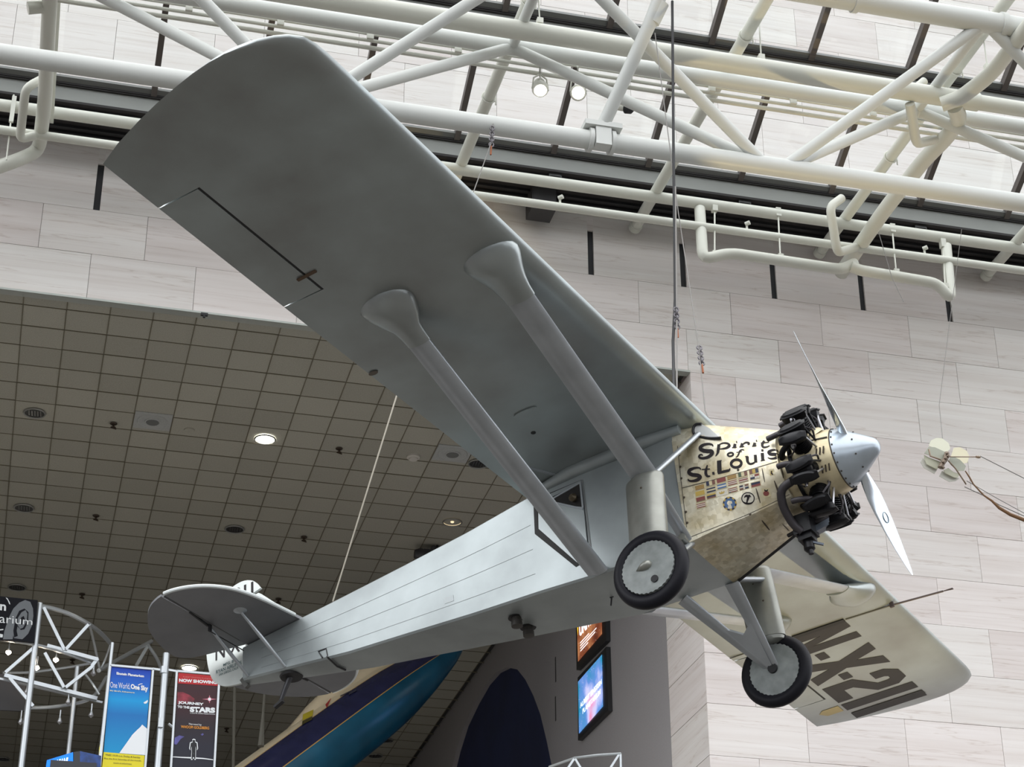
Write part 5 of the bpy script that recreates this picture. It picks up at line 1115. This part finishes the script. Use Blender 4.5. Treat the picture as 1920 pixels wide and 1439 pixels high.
# drinks machine
M0 = at(139, 1408, Y=27.3); VM = empty('vending_machine', 'blue lit drinks machine top below the ring truss', 'machine', (M0.x, M0.y, 8))
zt = M0.z-8; b = MB(); b.box((-.30, -.02, 0), (.32, .45, zt-.16)); b.build('cabinet', mat('machine_dark', (.02, .022, .03), .4), VM, 0)
BLU = mat('machine_blue', (.0, .16, .75), .5, emit=.9, noise=(5, .5)); BLD = mat('machine_dark_blue', (.01, .05, .22), .4, noise=(9, .6))
def vmp(px, py, off=0.): return at(px, py, Y=27.3-off)-V((M0.x, M0.y, 8))
b = MB(); b.prism([vmp(*p) for p in ((88, 1426), (137, 1411), (137, 1470), (84, 1470))], (0, .6, 0), .4); b.build('lit_sign', BLU, VM, 0)
b = MB(); b.prism([vmp(*p) for p in ((150, 1409), (190, 1418), (188, 1470), (150, 1470))], (0, .6, 0), .4); b.build('side_panel', BLD, VM, 0)
b = MB(); b.prism([vmp(*p) for p in ((138, 1411), (150, 1409), (150, 1470), (138, 1470))], (0, .6, 0), .38); b.build('corner_post', MATS['machine_dark'], VM, 0)
text('DASANI', 'machine_lettering', lambda u, v: vmp(97+29*u+2*v, 1438-3.5*u-11*v-3*u*v, .01), mat('machine_white', (.9, .95, 1), .5, emit=.9), VM, bold=.03, shear=.1)
# second small ring truss, bottom centre
R2 = empty('ring_truss', 'small aluminium truss frame below the lit screens at the bottom edge', 'truss', (0, 0, 0)); Y2_ = 26.2
def rp(px, py, dy=0): return at(px, py, Y=Y2_+dy)
b = MB(); b.path([rp(1030, 1439, .5), rp(1078, 1422, .1), rp(1120, 1417), rp(1164, 1414)], .02, n=8); b.build('ring_beam', ALUP, R2); 
for a, c in (((1163, 1414), (1164, 1470)), ((1160, 1416), (1132, 1460)), ((1078, 1424), (1100, 1460)), ((1076, 1424), (1052, 1460))): b = MB(); b.bar(rp(*a), rp(*c), .03, .03); b.build('lattice_bar', ALUP, R2, 0)

# ------------------------------------------------------------------ paddle satellite model at the right
SQ = at(1775, 872, Y=17.2); ST2 = empty('satellite_model', 'small satellite model with four pale paddles and trailing boom', 'satellite', SQ)
PAD = mat('paddle_pale', (.60, .60, .48), .55); PADG = mat('paddle_grey', (.30, .31, .25), .5); PADT = mat('paddle_beige', (.62, .58, .42), .55)
k7 = 7.195
def sq(x, y, d=0.): return at(1700+x/k7, 800+y/k7, Y=17.2+d)-SQ
def paddle(pts, d, m, th_=.012): b = MB(); b.prism([sq(x, y, d) for x, y in pts], vv, th_); return b.build('paddle', m, ST2, 0)
paddle([(330,190),(400,155),(480,160),(570,230),(590,300),(530,360),(400,300),(300,262)], .12, PAD); paddle([(640,290),(720,280),(810,330),(845,400),(820,490),(770,500),(680,440),(600,400)], .10, PADT)
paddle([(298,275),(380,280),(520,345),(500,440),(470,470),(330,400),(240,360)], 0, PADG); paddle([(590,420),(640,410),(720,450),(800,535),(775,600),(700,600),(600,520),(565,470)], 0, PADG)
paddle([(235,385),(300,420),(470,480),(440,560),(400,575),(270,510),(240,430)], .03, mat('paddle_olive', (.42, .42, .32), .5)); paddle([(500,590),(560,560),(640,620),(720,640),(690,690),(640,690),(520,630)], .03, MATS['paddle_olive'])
paddle([(215,425),(300,520),(425,560),(375,640),(235,560),(190,480)], .06, mat('paddle_warm_grey', (.46, .45, .40), .5)); paddle([(480,600),(560,650),(650,690),(715,700),(660,740),(580,750),(440,672)], .06, MATS['paddle_warm_grey'])  # last paddle pair, one even warm grey
b = MB(); b.path([sq(545, 360, -.03), sq(525, 440, -.04), sq(480, 500, -.04), sq(450, 560, -.03)], .028, n=10)
for x, y in ((550, 365), (560, 400), (530, 430), (500, 480), (460, 540), (490, 555)): b.lathe([(.001, -.025), (.022, 0), (.001, .025)], sq(x, y, -.07), (1, 0, 0), n=8)
b.build('instrument_core', mat('instrument_bronze', (.16, .12, .09), .35, .5), ST2)
BZ = mat('boom_bronze', (.24, .18, .13), .4, .5); b = MB(); b.path([sq(560, 410, -.06), sq(940, 412, -.04), sq(985, 410)], .006, n=6); b.lathe([(.012, 0), (.016, .03), (.010, .05)], sq(935, 410, -.05), (1, 0, 0), n=8); b.path([sq(560, 460, -.06), sq(660, 570, -.05), sq(775, 740, -.03), sq(800, 780)], .008, n=6); b.path([sq(300, 310, -.04), sq(320, 400, -.05), sq(460, 450, -.06)], .01, n=6); b.build('boom', BZ, ST2)
b = MB(); b.path([sq(990, 400), sq(1583, 700), sq(3400, 1620)], .005, n=5); b.path([sq(810, 735), sq(1200, 960), sq(1583, 1170), sq(3400, 2170)], .004, n=5); b.path([sq(780, 815), sq(1040, 935), sq(1250, 1060), sq(1583, 1210), sq(3400, 2030)], .005, n=5); b.build('wire', WIRE, ST2)
b = MB(); b.path([sq(790, 600), sq(850, 690), sq(900, 780), sq(1040, 930), sq(1150, 1005), sq(1250, 1100), sq(1400, 1190), sq(1583, 1262), sq(1800, 1330), sq(2600, 1560)], [.006, .009, .008, .009, .012, .017, .019, .021, .022, .02], n=8); b.build('trailing_boom', mat('boom_brown', (.15, .075, .03), .6), ST2)
bpy.context.view_layer.update()
